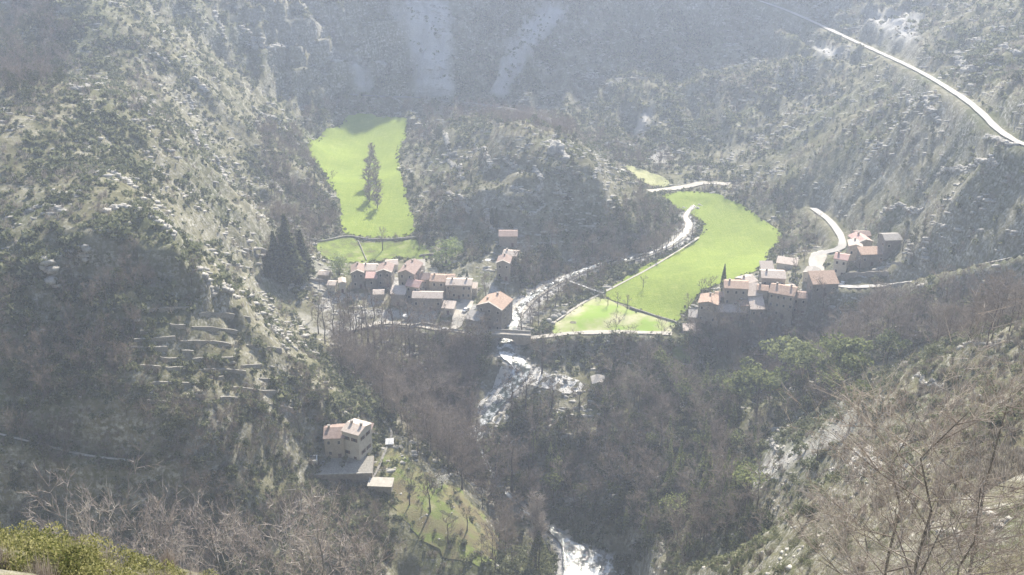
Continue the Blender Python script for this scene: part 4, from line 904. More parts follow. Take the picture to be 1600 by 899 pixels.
# ------------------------------------------------------------------ houses
HOUSES = 0
def house(u, v, wpx, hpx, dep, rot, label, roof='x', rmat='roof', wmat='wall', pitch=.42, wins=(2, 2), chim=1, name='stone_house', cat='house', door=True, group=None, over=.35, verge=False, side=True, ratio=.5, shutters=False, y=None):
    """gabled house: u,v = middle of the foot of its front wall, wpx/hpx = its width and wall height in the picture, dep in metres, rot in degrees"""
    global HOUSES; HOUSES += 1; r = random.Random(int(u * 7 + v))
    pitch *= .66; p = hit(u, v); f = project(*p)[2]; w = wpx * f / FPX; h = hpx * f / FPX / math.cos(R(26)); a = R(rot)
    e = empty(name, p, a); lo = -3.0
    hw = w / 2
    mb = MB()
    if roof == 'x':   # ridge along the front
        rh = dep * ratio * pitch * 2 * .5 + .3; rh = dep / 2 * pitch * 1.2
        mb.add([(-hw,0,lo),(hw,0,lo),(hw,dep,lo),(-hw,dep,lo),(-hw,0,h),(hw,0,h),(hw,dep,h),(-hw,dep,h),(-hw,dep/2,h+rh),(hw,dep/2,h+rh)],
               [(0,3,2,1),(0,1,5,4),(2,3,7,6),(1,2,6,9,5),(3,0,4,8,7)])
        ov = over; t = .22; k = rh / (dep / 2)
        def slab(y0, y1, z0, z1): return MB().add([(-hw-ov,y0,z0),(hw+ov,y0,z0),(hw+ov,y1,z1),(-hw-ov,y1,z1),(-hw-ov,y0,z0+t),(hw+ov,y0,z0+t),(hw+ov,y1,z1+t),(-hw-ov,y1,z1+t)], [(0,3,2,1),(4,5,6,7),(0,1,5,4),(1,2,6,5),(2,3,7,6),(3,0,4,7)])
        s1 = slab(-ov, dep / 2, h - ov * k + .02, h + rh + .02); s2 = slab(dep / 2, dep + ov, h + rh + .02, h - ov * k + .02); s1.add(s2.v, s2.f)
        cpos = [(-hw * .55, dep * .5, h + rh - .4), (hw * .6, dep * .5, h + rh - .4)]
    elif roof == 'y':  # gable towards the viewer
        rh = hw * pitch * 1.2; k = rh / hw; ov = over; t = .22
        mb.add([(-hw,0,lo),(hw,0,lo),(hw,dep,lo),(-hw,dep,lo),(-hw,0,h),(hw,0,h),(hw,dep,h),(-hw,dep,h),(0,0,h+rh),(0,dep,h+rh)],
               [(0,3,2,1),(0,1,5,8,4),(2,3,7,9,6),(1,2,6,5),(3,0,4,7)])
        def slab(x0, x1, z0, z1): return MB().add([(x0,-ov,z0),(x1,-ov,z1),(x1,dep+ov,z1),(x0,dep+ov,z0),(x0,-ov,z0+t),(x1,-ov,z1+t),(x1,dep+ov,z1+t),(x0,dep+ov,z0+t)], [(0,3,2,1),(4,5,6,7),(0,1,5,4),(1,2,6,5),(2,3,7,6),(3,0,4,7)])
        s1 = slab(-hw - ov, 0, h - ov * k + .02, h + rh + .02); s2 = slab(0, hw + ov, h + rh + .02, h - ov * k + .02); s1.add(s2.v, s2.f)
        cpos = [(0, dep * .75, h + rh - .4), (-hw * .5, dep * .4, h + rh * .4)]
    else:              # single slope, low side to the front
        rh = dep * pitch * .8; t = .22; ov = over; k = rh / dep
        mb.add([(-hw,0,lo),(hw,0,lo),(hw,dep,lo),(-hw,dep,lo),(-hw,0,h),(hw,0,h),(hw,dep,h+rh),(-hw,dep,h+rh)], [(0,3,2,1),(0,1,5,4),(2,3,7,6),(1,2,6,5),(3,0,4,7)])
        s1 = MB().add([(-hw-ov,-ov,h-ov*k+.02),(hw+ov,-ov,h-ov*k+.02),(hw+ov,dep+ov,h+rh+ov*k+.02),(-hw-ov,dep+ov,h+rh+ov*k+.02),(-hw-ov,-ov,h-ov*k+t),(hw+ov,-ov,h-ov*k+t),(hw+ov,dep+ov,h+rh+ov*k+t),(-hw-ov,dep+ov,h+rh+ov*k+t)],
                       [(0,3,2,1),(4,5,6,7),(0,1,5,4),(1,2,6,5),(2,3,7,6),(3,0,4,7)])
        cpos = [(hw * .5, dep * .8, h + rh * .6)]
    mb.build('wall', M[wmat], e); ro = s1.build('roof', M[rmat], e)
    if verge and roof == 'y':
        for sgn in (-1, 1):
            x1 = sgn * (hw + ov + .02)
            MB().add([(x1,-ov-.25,h-ov*k+.26),(0,-ov-.25,h+rh+.26),(0,-ov+.5,h+rh+.26),(x1,-ov+.5,h-ov*k+.26),(x1,-ov-.25,h-ov*k+.46),(0,-ov-.25,h+rh+.46),(0,-ov+.5,h+rh+.46),(x1,-ov+.5,h-ov*k+.46)],
                     [(0,3,2,1),(4,5,6,7),(0,1,5,4),(1,2,6,5),(2,3,7,6),(3,0,4,7)]).build('verge', M['wall_pale'], ro)
    for c in cpos[:chim]:
        ch = MB().box(c[0]-.4, c[0]+.4, c[1]-.35, c[1]+.35, c[2], c[2]+1.5).build('chimney', M['wall'], ro)
        MB().box(c[0]-.5, c[0]+.5, c[1]-.45, c[1]+.45, c[2]+1.502, c[2]+1.65).build('chimney_cap', M['roof_grey'], ch)
    nc, nr_ = wins
    ww, wh = .95, 1.35
    rows = [h * (j + .55) / max(nr_, 1) - wh * .4 for j in range(nr_)]
    def win(cx_, cy_, z, nx_, ny_):
        # opening with pale surround, set proud of the wall; nx_,ny_ is the outward normal
        tx, ty = -ny_, nx_
        def bx(hw_, z0, z1, d0, d1):
            V = [(cx_ + tx * s * hw_ + nx_ * d, cy_ + ty * s * hw_ + ny_ * d, zz) for zz in (z0, z1) for s, d in ((-1, d0), (1, d0), (1, d1), (-1, d1))]
            return MB().add(V, [(0,3,2,1),(4,5,6,7),(0,1,5,4),(1,2,6,5),(2,3,7,6),(3,0,4,7)])
        o = bx(ww / 2 + .16, z - .16, z + wh + .18, -.2, .05).build('window', M['wall_pale'], e); bx(ww / 2, z, z + wh, -.1, .085).build('pane', M['glass'], o)
        if shutters:
            for sg in (-1, 1):
                sx_ = sg * (ww / 2 + .42)
                V = [(cx_ + tx * (sx_ + s * .38) + nx_ * d, cy_ + ty * (sx_ + s * .38) + ny_ * d, zz) for zz in (z - .05, z + wh + .05) for s, d in ((-1, .052), (1, .052), (1, .11), (-1, .11))]
                MB().add(V, [(0,3,2,1),(4,5,6,7),(0,1,5,4),(1,2,6,5),(2,3,7,6),(3,0,4,7)]).build('shutter', M['shutter'], o)
    if nc and h > 2.6:
        for j, z in enumerate(rows):
            for i in range(nc):
                xx = -hw + w * (i + .5) / nc + r.uniform(-.25, .25)
                if j == 0 and door and i == nc // 2:
                    MB().box(xx-.6, xx+.6, -.07, .1, -.2, 2.1).build('door', M['shutter'], e); continue
                if r.random() < .88: win(xx, 0, z, 0, -1)
            if side and dep > 5:
                for q in (.3, .7):
                    win(hw, dep * q, z, 1, 0)
                    if r.random() < .7: win(-hw, dep * q, z, -1, 0)
    return tag(e, label, cat, group)
LV = 'houses of the left village'; RV = 'houses of the right village'; HM = 'houses of the hamlet above the road'
house(560,451,19,24,9,6,'dark gabled house with white verges at the left end of the left village','y','roof_brown','wall_dark',verge=True,wins=(2,2),group=LV,pitch=.6)
house(577,440,21,17,8,0,'house with a wide bleached roof between the two gables of the left village','x','roof_pale','wall',wins=(2,1),group=LV)
house(581,452,17,17,4.5,0,'low lean-to with a pink roof below the bleached roof','s','roof_red','wall_dark',wins=(1,1),chim=0,group=LV,name='lean_to',cat='shed',door=False)
house(601,449,23,23,9,-3,'dark gabled house with white verges in the middle of the left village','y','roof_brown','wall_dark',verge=True,wins=(2,2),group=LV,pitch=.5)
house(613,424,18,10,6,8,'low bleached ruin behind the middle gabled house','x','roof_pale','wall_pale',wins=(0,0),chim=0,group=LV,name='stone_barn',cat='barn')
house(636,462,26,34,13,-14,'tallest house of the left village with a long brown roof','y','roof_brown','wall',wins=(2,3),group=LV,chim=2,pitch=.6)
house(622,478,22,18,6,-6,'small grey house in front of the tallest house','s','roof_pale','wall_dark',wins=(1,1),chim=0,group=LV)
house(645,472,22,24,7,-20,'house with a new pink roof beside the tallest house','x','roof_red','wall',wins=(2,2),group=LV,pitch=.6)
house(664,457,16,20,7,0,'narrow house with a brown roof right of the new pink roof','x','roof_brown','wall',wins=(1,2),group=LV,pitch=.6)
house(668,486,46,20,7,-2,'long low house with a speckled pale roof and dark front','x','roof_pale','wall_dark',wins=(4,1),group=LV,chim=0,pitch=.5)
house(684,464,23,24,8,-6,'stepped house joined to the row with the grey windows','x','roof','wall',wins=(2,2),group=LV,chim=1)
house(717,468,39,22,7.5,-3,'long three-storey house with a row of windows and grey front','x','roof_pale','wall',wins=(5,2),group=LV,chim=2)
house(741,463,8,12,4,-3,'tiny shed at the right end of the long three-storey house','s','roof_pale','wall_pale',wins=(0,0),chim=0,group=LV,name='garden_shed',cat='shed',door=False)
house(765,517,42,36,12,-24,'big farmhouse with a white-edged gable beside the river bed','y','roof','wall_dark',wins=(3,3),verge=True,group=LV,chim=2,pitch=.55)
house(738,512,22,12,6,-24,'low outbuilding at the left foot of the big farmhouse','s','roof_grey','wall_dark',wins=(1,1),chim=0,group=LV,name='outbuilding',cat='shed')
house(786,438,20,26,8,-8,'tall gabled house with white verges alone at the foot of the round hill','y','roof_brown','wall_dark',verge=True,wins=(2,2),group=LV,pitch=.6)
house(796,412,22,12,7,-12,'pale-roofed house just behind the lone gabled house','x','roof_pale','wall',wins=(2,1),chim=1,group=LV)
house(794,386,28,16,8,0,'brown-roofed dim house highest at the foot of the round hill','x','roof_brown','wall_dark',wins=(2,1),chim=0,group=LV)
house(656,425,16,9,5,6,'roofless pale walls behind the row of the left village','s','dirt','wall_pale',wins=(0,0),chim=0,group=LV,name='roofless_barn',cat='barn',door=False)
house(536,458,10,16,5,10,'bright little house left of the village gables','y','roof_pale','wall_pale',wins=(1,1),chim=0,group=LV)
house(505,437,16,7,5,-10,'low stone shed furthest left of the village','x','roof_pale','wall',wins=(0,0),chim=0,group=LV,name='stone_shed',cat='shed')
house(592,470,16,10,5,4,'low pale outbuilding below the gables of the left village','x','roof_pale','wall',wins=(0,0),chim=0,group=LV,name='outbuilding',cat='shed')
house(650,446,14,14,6,-8,'cream house wedged behind the new pink roof','x','roof_pale','wall_pale',wins=(1,1),chim=1,group=LV)
house(702,446,18,10,5,4,'small cream house behind the long three-storey house','x','roof','wall_pale',wins=(1,1),chim=0,group=LV)
house(640,432,12,10,5,10,'little terracotta roof behind the tallest house','x','roof_red','wall',wins=(0,0),chim=0,group=LV)
house(700,492,18,10,5,-10,'pale walled yard building beside the sandy lane','s','roof_pale','wall_pale',wins=(1,1),chim=0,group=LV,name='outbuilding',cat='shed')
house(518,456,12,10,5,-6,'cream hut between the low shed and the bright little house','x','roof_pale','wall_pale',wins=(0,0),chim=0,group=LV,name='stone_hut',cat='hut')
# right village
house(1164,498,16,20,6,10,'cream house squeezed behind the long low building','x','roof','wall_pale',wins=(2,1),group=RV,chim=1)
house(1190,470,16,16,6,-12,'small tan house in the gap above the narrow tall house','x','roof','wall',wins=(1,1),group=RV,chim=1)
house(1234,470,18,16,6,6,'cream house right above the tallest house of the right village','x','roof_pale','wall_pale',wins=(2,1),group=RV,chim=0)
house(1124,476,14,12,5,-10,'tiny tiled house in front of the cypress','x','roof','wall_pale',wins=(1,1),group=RV,chim=0)
house(1104,508,30,33,9,-16,'house with an angled pale roof lowest on the left of the right village','y','roof','wall',wins=(3,2),group=RV,chim=1,pitch=.35)
house(1143,502,42,14,6,-3,'long low building with a narrow pale roof under the cypress','s','roof_pale','wall',wins=(3,1),chim=0,group=RV)
house(1148,480,36,29,9,-6,'wide grey house beside the cypress','x','roof','wall',wins=(3,2),group=RV,chim=1,pitch=.4)
house(1174,456,22,14,8,30,'steep bright roof turned edgeways behind the wide grey house','x','roof_pale','wall',wins=(2,1),group=RV,chim=1)
house(1178,482,22,20,7,8,'small house with a bright pink-white roof in the middle of the right village','s','roof_pale','wall',wins=(2,2),group=RV,chim=0,pitch=.7)
house(1181,512,21,29,7,0,'narrow tall house at the foot of the right village','s','roof_pale','wall_dark',wins=(2,2),group=RV,chim=0,pitch=.7)
house(1207,455,36,20,9,-5,'broad house with a curved tile roof near the top of the right village','x','roof_pale','wall',wins=(3,1),group=RV,chim=1)
house(1217,497,38,37,10,-22,'tallest house of the right village with a pink roof and two walls in view','x','roof','wall',wins=(4,3),group=RV,chim=2,pitch=.5)
house(1199,434,19,10,6,0,'small bright roof at the back edge of the right village','s','roof_pale','wall',wins=(1,1),chim=0,group=RV,pitch=.7)
house(1228,421,30,8,5,-20,'long narrow bright barn roof behind the right village','s','roof_pale','wall_pale',wins=(0,0),chim=0,group=RV,name='stone_barn',cat='barn',door=False)
house(1247,492,22,26,7,-8,'dark narrow house right of the tallest house','x','roof_brown','wall_dark',wins=(2,2),group=RV,chim=1)
house(1288,464,40,20,8,4,'large barn with a long grey-pink roof beside the road square','s','roof','wall_dark',wins=(3,1),group=RV,chim=0,pitch=.6,name='stone_barn',cat='barn')
house(1264,440,20,12,7,-28,'low building with steep white edges left of the road square','y','roof_grey','wall_pale',wins=(1,1),group=RV,chim=0,verge=True)
house(1077,524,18,7,4.5,-3,'low garage with one white wall under the pasture corner','s','roof_pale','wall',wins=(0,0),chim=0,group=RV,name='garage',cat='garage')
house(1082,505,12,9,5,-8,'small dark hut between the pasture and the right village','s','roof_grey','wall_dark',wins=(0,0),chim=0,group=RV,name='stone_hut',cat='hut')
# hamlet
house(1310,432,20,26,7,-24,'pale-walled house climbing the bend of the road','x','roof_red','wall_pale',wins=(2,2),group=HM,chim=1)
house(1334,408,20,22,7,-10,'house with a bright rounded gable at the left of the hamlet','y','roof_pale','wall',wins=(2,1),group=HM,chim=1)
house(1350,393,25,14,9,14,'pink gabled house in the middle of the hamlet','y','roof_red','wall',wins=(2,1),group=HM,chim=1,verge=True)
house(1348,378,22,9,6,0,'small brown-roofed house behind the pink gable','x','roof_brown','wall',wins=(1,1),group=HM,chim=0)
house(1362,416,38,18,5.5,4,'long low terrace house in front of the hamlet','s','roof','wall_dark',wins=(3,1),group=HM,chim=0)
house(1393,396,26,20,8,4,'grey stone house at the right end of the hamlet','x','roof_grey','wall_dark',wins=(2,1),group=HM,chim=0)
# the lone house
HX = house(524,717,30,34,9,4,'older wing of the lone stone house with a dim tiled roof','x','roof_brown','wall',wins=(2,2),chim=1,pitch=.45,name='stone_house',group='the lone stone house below the left slope')
house(550,720,30,46,8.5,-26,'front wing of the lone stone house with dark shutters','x','roof_pale','wall_pale',wins=(2,2),chim=2,pitch=.35,shutters=True,group='the lone stone house below the left slope')
house(571,682,16,8,4,-10,'small annex behind the lone shuttered house','s','roof_brown','wall',wins=(0,0),chim=0,name='annex',cat='shed')
house(594,772,36,13,4.5,-4,'flat-roofed pale shed on the slope below the lone house','s','dirt','wall_dark',wins=(0,0),chim=0,pitch=.08,name='flat_roofed_shed',cat='shed',door=False)
house(609,698,10,4,2.6,6,'little white-roofed hut by the garden path','s','white','wall',wins=(0,0),chim=0,pitch=.3,name='garden_hut',cat='hut',door=False)
house(936,617,20,18,6,4,'small stone mill in the trees beside the cascade','y','roof_grey','wall_pale',wins=(1,1),chim=0,name='stone_mill',cat='mill')

# ------------------------------------------------------------------ walls, bridge, cars, small things
p = hit(521, 752); f_ = project(*p)[2]; hw_ = 61 * f_ / FPX; ht_ = 7.6 - p[2]; e = empty('garden_terrace', p, R(3))
MB().box(-hw_, hw_, 0, 11, -3, ht_).build('retaining_wall', M['wall_dark'], e); MB().box(-hw_ + .3, hw_ - .3, .3, 10.8, ht_ + .002, ht_ + .06).build('paving', M['drystone'], e)
MB().box(-hw_ - .1, hw_ + .1, -.1, .45, ht_ + .004, ht_ + .35).build('coping', M['limestone'], e); print('terrace', p, ht_, [hit(521,716), hit(550,720)])
TERR = (p, ht_); tag(e, 'long walled garden terrace under the lone house', 'terrace')
wall_line('field_wall', [(500,378),(540,371),(575,375),(620,375),(655,371)], 'dry stone wall closing the near end of the long meadow', 1.0, .8)
wall_line('field_wall', [(560,378),(566,392),(573,408)], 'pale wall dividing the small garden meadow', .8, .5)
wall_line('field_wall', [(984,482),(1020,494),(1058,506)], 'dry stone wall between the curved meadow and the pasture', 1.0, .7)
wall_line('field_wall', [(480,437),(510,441),(528,440)], 'dark wall left of the village gables', 1.2, .6, mat='wall_dark')
wall_line('field_wall', [(655,402),(672,399),(690,401)], 'dark wall between the village and the pale tree', 1.0, .6, mat='wall_dark')
wall_line('roadside_wall', [(700,516),(740,521),(770,528)], 'pale parapet along the road in front of the big farmhouse', 1.0, .5, mat='limestone')
wall_line('roadside_wall', [(640,513),(660,508),(685,512)], 'bright low wall of the village terrace over the road', 1.3, .7, mat='limestone')
wall_line('roadside_wall', [(1375,447),(1400,446),(1425,440)], 'bright parapet on the outer edge of the road right of the hamlet', .9, .5, mat='limestone')
wall_line('field_wall', [(1055,572),(1068,574),(1080,576)], 'dark wall under the small green patch', 1.6, .7, mat='wall_dark')
wall_line('field_wall', [(545,520),(590,512),(640,514)], 'curved wall of the orchard below the left village', .9, .6)
wall_line('terrace_wall', [(1320,436),(1350,432),(1390,428)], 'dark terrace wall under the hamlet', 2.2, .8, mat='wall_dark')
wall_line('terrace_wall', [(1385,415),(1410,412)], 'pale short terrace wall right of the hamlet', 1.2, .7)
wall_line('roadside_wall', [(600,151),(660,155),(720,162),(790,172)], 'thin pale wall along the road under the far cliffs', 1.4, .7, mat='limestone')
# stone bridge over the river where the valley road crosses
bp = min(RIVW, key=lambda p: min(math.dist(p[:2], q[:2]) for q in WPATH['valley_road'][0]))
road = WPATH['valley_road'][0]; rn = min(range(len(road)), key=lambda i: math.dist(bp[:2], road[i][:2]))
a_, b_ = road[max(rn - 3, 0)], road[min(rn + 3, len(road) - 1)]; ang = math.atan2(b_[1] - a_[1], b_[0] - a_[0])
zt = max(a_[2], b_[2]) + .9; BR = empty('stone_bridge', (road[rn][0], road[rn][1], zt), ang); L_, wd = 13.0, 2.4
V = []; F = []; n_ = 16
for i in range(n_ + 1):
    x = -L_ + 2 * L_ * i / n_; zb = -4.5 if abs(x) > 6.5 else -4.5 + 3.7 * math.sqrt(max(0, 1 - (x / 6.5) ** 2)); top = -.02 - abs(x) / L_ * .6
    V += [(x, -wd, zb), (x, wd, zb), (x, wd, top), (x, -wd, top)]
for i in range(n_): F += [(i*4+j, i*4+(j+1)%4, i*4+4+(j+1)%4, i*4+4+j) for j in range(4)]
F += [(3,2,1,0), tuple(4*n_+j for j in range(4))]
MB().add(V, F).build('arch', M['wall'], BR)
for sg in (-1, 1):
    V = []
    for i in range(n_ + 1):
        x = -L_ + 2 * L_ * i / n_; t0 = -abs(x) / L_ * .6; y0, y1 = sg * wd, sg * (wd - .4); y0, y1 = min(y0, y1), max(y0, y1)
        V += [(x, y0, t0), (x, y1, t0), (x, y1, t0 + .95), (x, y0, t0 + .95)]
    MB().add(V, F).build('parapet', M['limestone'], BR)
tag(BR, 'old stone arch bridge carrying the road over the river', 'bridge')
# slender footbridge
a_, b_ = hit(888, 447), hit(942, 461); L = math.dist(a_[:2], b_[:2]); fb = empty('footbridge', (a_[0], a_[1], max(a_[2], b_[2]) + .9), math.atan2(b_[1] - a_[1], b_[0] - a_[0]))
MB().box(0, L, -.6, .6, -.15, .0).build('deck', M['metal'], fb)
for y_ in (-.6, .6):
    rl = MB().box(0, L, y_ - .05, y_ + .05, .9, 1.0); 
    for i in range(9): rl.box(L * i / 8 - .05, L * i / 8 + .05, y_ - .04, y_ + .04, .0, .9)
    rl.build('railing', M['metal'], fb)
for q in (.25, .75): MB().box(L * q - .3, L * q + .3, -.5, .5, -3.5, -.15).build('pier', M['wall'], fb)
tag(fb, 'slim grey footbridge crossing to the pasture', 'footbridge')
def car(u, v, rot, body, label, group='parked cars'):
    p = hit(u, v); e = empty('parked_car', (p[0], p[1], float(hat(p[0], p[1])) + .42), R(rot)); L2, w2 = 2.1, .86
    prof = [(-L2, .25), (-L2, .75), (-1.3, .92), (-.85, 1.38), (.75, 1.42), (1.45, .95), (L2, .78), (L2, .25)]
    V = [(x, s * (w2 if z < 1 else w2 * .86), z) for s in (-1, 1) for x, z in prof]; n_ = len(prof)
    bd = MB().add(V, [tuple(range(n_ - 1, -1, -1)) if False else tuple(range(n_)), tuple(range(2 * n_ - 1, n_ - 1, -1))] + [(i, i + n_, (i + 1) % n_ + n_, (i + 1) % n_) for i in range(n_)]).build('body', M[body], e)
    MB().box(-1.1, 1.05, -w2 - .01, w2 + .01, .98, 1.28).build('window', M['glass'], bd)
    for x in (-1.3, 1.3):
        for s in (-1, 1):
            V = [(x + .32 * math.cos(k * .5236), s * w2 + d, .32 + .32 * math.sin(k * .5236)) for d in (-.1, .1) for k in range(12)]
            MB().add(V, [(i, (i + 1) % 12, 12 + (i + 1) % 12, 12 + i) for i in range(12)] + [tuple(range(11, -1, -1)), tuple(range(12, 24))]).build('wheel', M['rubber'], e)
    return tag(e, label, 'car', group)
car(963, 408, 20, 'car_dark', 'dark car parked on the pale bank above the river bend')
car(1316, 446, 60, 'car_white', 'white car parked beside the large barn at the road square')
car(694, 518, 12, 'car_white', 'white car on the road below the left village')
car(728, 487, 60, 'car_white', 'white car standing in the bright sandy lane')
car(1262, 436, 30, 'car_dark', 'dark car in front of the low white-edged building')
# white parasol on the terrace
p = hit(635, 500); e = empty('parasol', (p[0], p[1], float(hat(p[0], p[1]))), 0)
MB().cyl(0, 0, 0, 2.5, .05).build('pole', M['metal'], e); MB().cyl(0, 0, 2.3, 2.9, 1.7, .05, 10).build('canopy', M['white'], e); tag(e, 'round white parasol on the terrace of the left village', 'parasol')
p = hit(762, 413); e = empty('parasol', (p[0], p[1], float(hat(p[0], p[1]))), 0)
MB().cyl(0, 0, 0, 2.5, .05).build('pole', M['metal'], e); MB().cyl(0, 0, 2.3, 2.9, 1.5, .05, 10).build('canopy', M['white'], e); tag(e, 'white parasol left of the lone gabled house', 'parasol')
# boulders beside the pasture
for i, (u, v, s, lb) in enumerate([(858,503,1.5,'lowest of the white boulders beside the pasture'),(866,498,1.9,'largest white boulder beside the pasture'),(873,495,1.5,'white boulder touching the largest one beside the pasture'),(881,491,1.4,'uppermost of the white boulders beside the pasture'),(864,507,1.2,'smallest white boulder beside the pasture')]):
    V_, F_ = rock_tpl(300 + i, 2, .12, .75); p = hit(u, v); tag(link('boulder', raw_mesh('boulder', V_ * s, F_, M['limestone'], True), None, (p[0], p[1], p[2] + s * .35), i), lb, 'boulder', 'white boulders beside the pasture')
# cold frame on the terrace of the lone house
p = hit(484, 722); e = empty('cold_frame', p, R(8)); w = 5.2
MB().box(-w/2, w/2, 0, 3.4, -1.5, .5).build('frame', M['white'], e); MB().box(-w/2+.35, w/2-.35, .35, 3.05, .502, .56).build('pane', M['glass'], e); tag(e, 'white-framed glazed cold frame on the terrace of the lone house', 'cold frame')
p = hit(505, 732); e = empty('terrace_paving', p, R(6)); 

# ------------------------------------------------------------------ trees with a place of their own
COL.objects.unlink(e); bpy.data.objects.remove(e)
def spot(u, v): p = hit(u, v); return (p[0], p[1], float(hat(p[0], p[1])) - .15)
def hgt(u, v, px): p = hit(u, v); return px * project(*p)[2] / FPX / math.cos(R(26))
CYP = green_tpl(71, 12, 3.0, 1500, .30, 'column')
plant_tree('cypress_tree', 'cyp', CYP, ('bark', 'leaf_dark'), spot(1129, 456), .3, (.8 * hgt(1129,456,43) / 12, .8 * hgt(1129,456,43) / 12, hgt(1129,456,43) / 12), 'tall dark cypress standing before the curved meadow', None)
for u, v, px, lb in [(769,352,26,'slim dark cypress left on the flank of the round hill'),(776,356,30,'taller of the two cypresses on the flank of the round hill'),(730,442,20,'small cypress beside the long three-storey house'),(1050,352,20,'dark cypress at the tip of the round hill by the river'),(736,285,14,'short cypress high on the left flank of the round hill'),(957,612,46,'dark cypress beside the stone mill'),(960,585,30,'slender dark tree above the stone mill')]:
    k = hgt(u, v, px) / 12; plant_tree('cypress_tree', 'cyp', CYP, ('bark', 'leaf_dark'), spot(u, v), u, (k, k, k), lb)
M['twig_dark'] = vary('dark_twigs', (.05, .045, .035), (.10, .09, .07), c2=(.16, .145, .115), scale=.1, trans=.25)
# row of trees standing in the long meadow
POP = [bare_tpl(75 + s, h=9, spread=.24, up=1.6, limbs=22, subs=7, twigs=9, tw=.06, start=.08, r0=.12) for s in range(2)]
for i, (u, v, px) in enumerate([(581,244,20),(584,258,22),(577,270,24),(587,280,26),(576,292,28),(590,302,28),(578,316,28),(590,326,30)]):
    k = hgt(u, v, px) / 9; plant_tree('poplar_tree', ('pop', i % 2), POP[i % 2], ('bark', 'twig'), spot(u, v), i * 1.3, (k * 1.7, k * 1.7, k), ['farthest', 'second farthest', 'third farthest', 'fourth farthest', 'fourth nearest', 'third nearest', 'second nearest', 'nearest'][i] + ' dark tree of the row in the long meadow', 'row of trees in the long meadow')
# dark conifer clump left of the village, added in place of a cast shadow
for i, (u, v, px, lb) in enumerate([(452,432,92,'tallest shadow stand-in conifer of the clump left of the village'),(432,430,66,'shadow stand-in conifer at the left of the clump'),(474,432,70,'shadow stand-in conifer at the right of the clump'),(444,438,62,'front left shadow stand-in conifer of the clump'),(463,440,58,'front right shadow stand-in conifer of the clump'),(420,432,34,'smallest shadow stand-in conifer at the edge of the clump')]):
    k = hgt(u, v, px) / FIRH if False else hgt(u, v, px) / 10; j = i % 3
    plant_tree('fir_tree', ('firshadow', j), (FIR[j][0], leaf_mesh_dense[j]) if False else green_tpl(130 + j, 10, 5.6, 1500, .42, 'cone', .1), ('bark', 'leaf_dark'), spot(u, v), i, (k * 1.05, k * 1.05, k), lb, 'conifer clump standing in for a shadow left of the village')
LT = [green_tpl(150 + s, 7, 5.0, 900, .26) for s in range(2)]
for i, (u, v, px, sx_, mt, lb) in enumerate([(697,412,36,1.3,'leaf_light','pale green budding tree behind the left village'),(530,430,30,1.2,'leaf_light','pale green tree left of the village gables'),(712,400,26,1.2,'leaf_light','smaller pale green tree right of the budding tree'),
        (1030,585,40,1.0,'leaf_pine','round green tree right of the cascade'),(1050,600,36,1.0,'leaf_pine','round green tree below the small green patch'),
        (1455,560,24,1.4,'leaf_olive','grey green bush on the brow of the near right slope')]):
    k = hgt(u, v, px) / 7; T = PINE[i % 3] if mt == 'leaf_pine' and px > 45 else LT[i % 2]; k = k * 7 / 11 if any(T is q for q in PINE) else k
    plant_tree('pine_tree' if mt == 'leaf_pine' else 'leafy_tree', ('l', mt, px > 45, i % 6), T, ('bark', mt), spot(u, v), i * 1.1, (k * sx_, k * sx_, k), lb)
PIN2 = [green_tpl(400 + s, 11, 7.0, 1500, .40, 'umbrella') for s in range(3)]
for i, (u, v, px, sx_, lb) in enumerate([(1222,606,78,1.0,'olive green pine below the right village'),(1250,612,66,1.0,'second olive green pine, between the first and the sun-topped pine'),(1300,628,96,1.05,'tallest sun-topped pine on the brow below the right road'),(1275,606,66,1.0,'pine half hidden behind the tallest sun-topped one'),(1182,650,84,1.0,'olive pine furthest left on the brow'),(1150,640,50,1.1,'low rounded pine left of the olive pines'),(1385,572,48,1.2,'broad low pine right of the tallest sun-topped one'),(1340,640,40,1.3,'low pine beside the top of the pale scree')]):
    k = hgt(u, v, px) / 11; plant_tree('pine_tree', ('p2', i % 3), PIN2[i % 3], ('bark', 'leaf_pine'), spot(u, v), i * 1.3, (k * sx_, k * sx_, k), lb)
# the two spruces among the bank trees
SPR = green_tpl(161, 13, 5, 1800, .27, 'cone')
for u, v, px, lb in [(1103,790,90,'tall spruce on the wooded bank right of the river'),(1130,812,70,'shorter spruce right of the tall spruce'),(1045,770,60,'spruce left of the tall spruce')]:
    k = hgt(u, v, px) / 13; plant_tree('spruce_tree', 'spr', SPR, ('bark', 'leaf_pine'), spot(u, v), u, k, lb)
# leafless trees one can tell apart
TALL = [bare_tpl(170 + s, h=12, spread=.17, up=1.9, limbs=16, subs=5, twigs=5, tw=.03, start=.2, r0=.16) for s in range(3)]
OPEN = [bare_tpl(180 + s, h=9, spread=.34, up=.9, limbs=12, subs=6, twigs=6, tw=.03, start=.3, r0=.22) for s in range(3)]
sp = [(u, v, px, 'poplar') for u, v, px in [(498,522,76),(508,538,84),(522,524,76),(538,542,92),(548,532,84),(557,544,90),(566,534,84),(575,544,86),(585,532,90),(596,538,80),(613,524,80),(640,540,80),(488,500,40),(532,500,50),(604,515,50)]]
for i, (u, v, px, _) in enumerate(sp):
    k = hgt(u, v, px) / 12; plant_tree('leafless_poplar', ('tall', i % 3), TALL[i % 3], ('bark', 'twig'), spot(u, v), i * 2.1, k, ['first','second','third','fourth','fifth','sixth','seventh','eighth','ninth','tenth','eleventh'][i] + ' from the left of the slim leafless poplars in the orchard row' if i < 11 else ['tallest leafless poplar in front of the left village, right of the row', 'leafless poplar nearest the left slope', 'leafless poplar behind the middle of the row', 'leafless poplar near the village gables'][i - 11], 'leafless poplars below the left village')
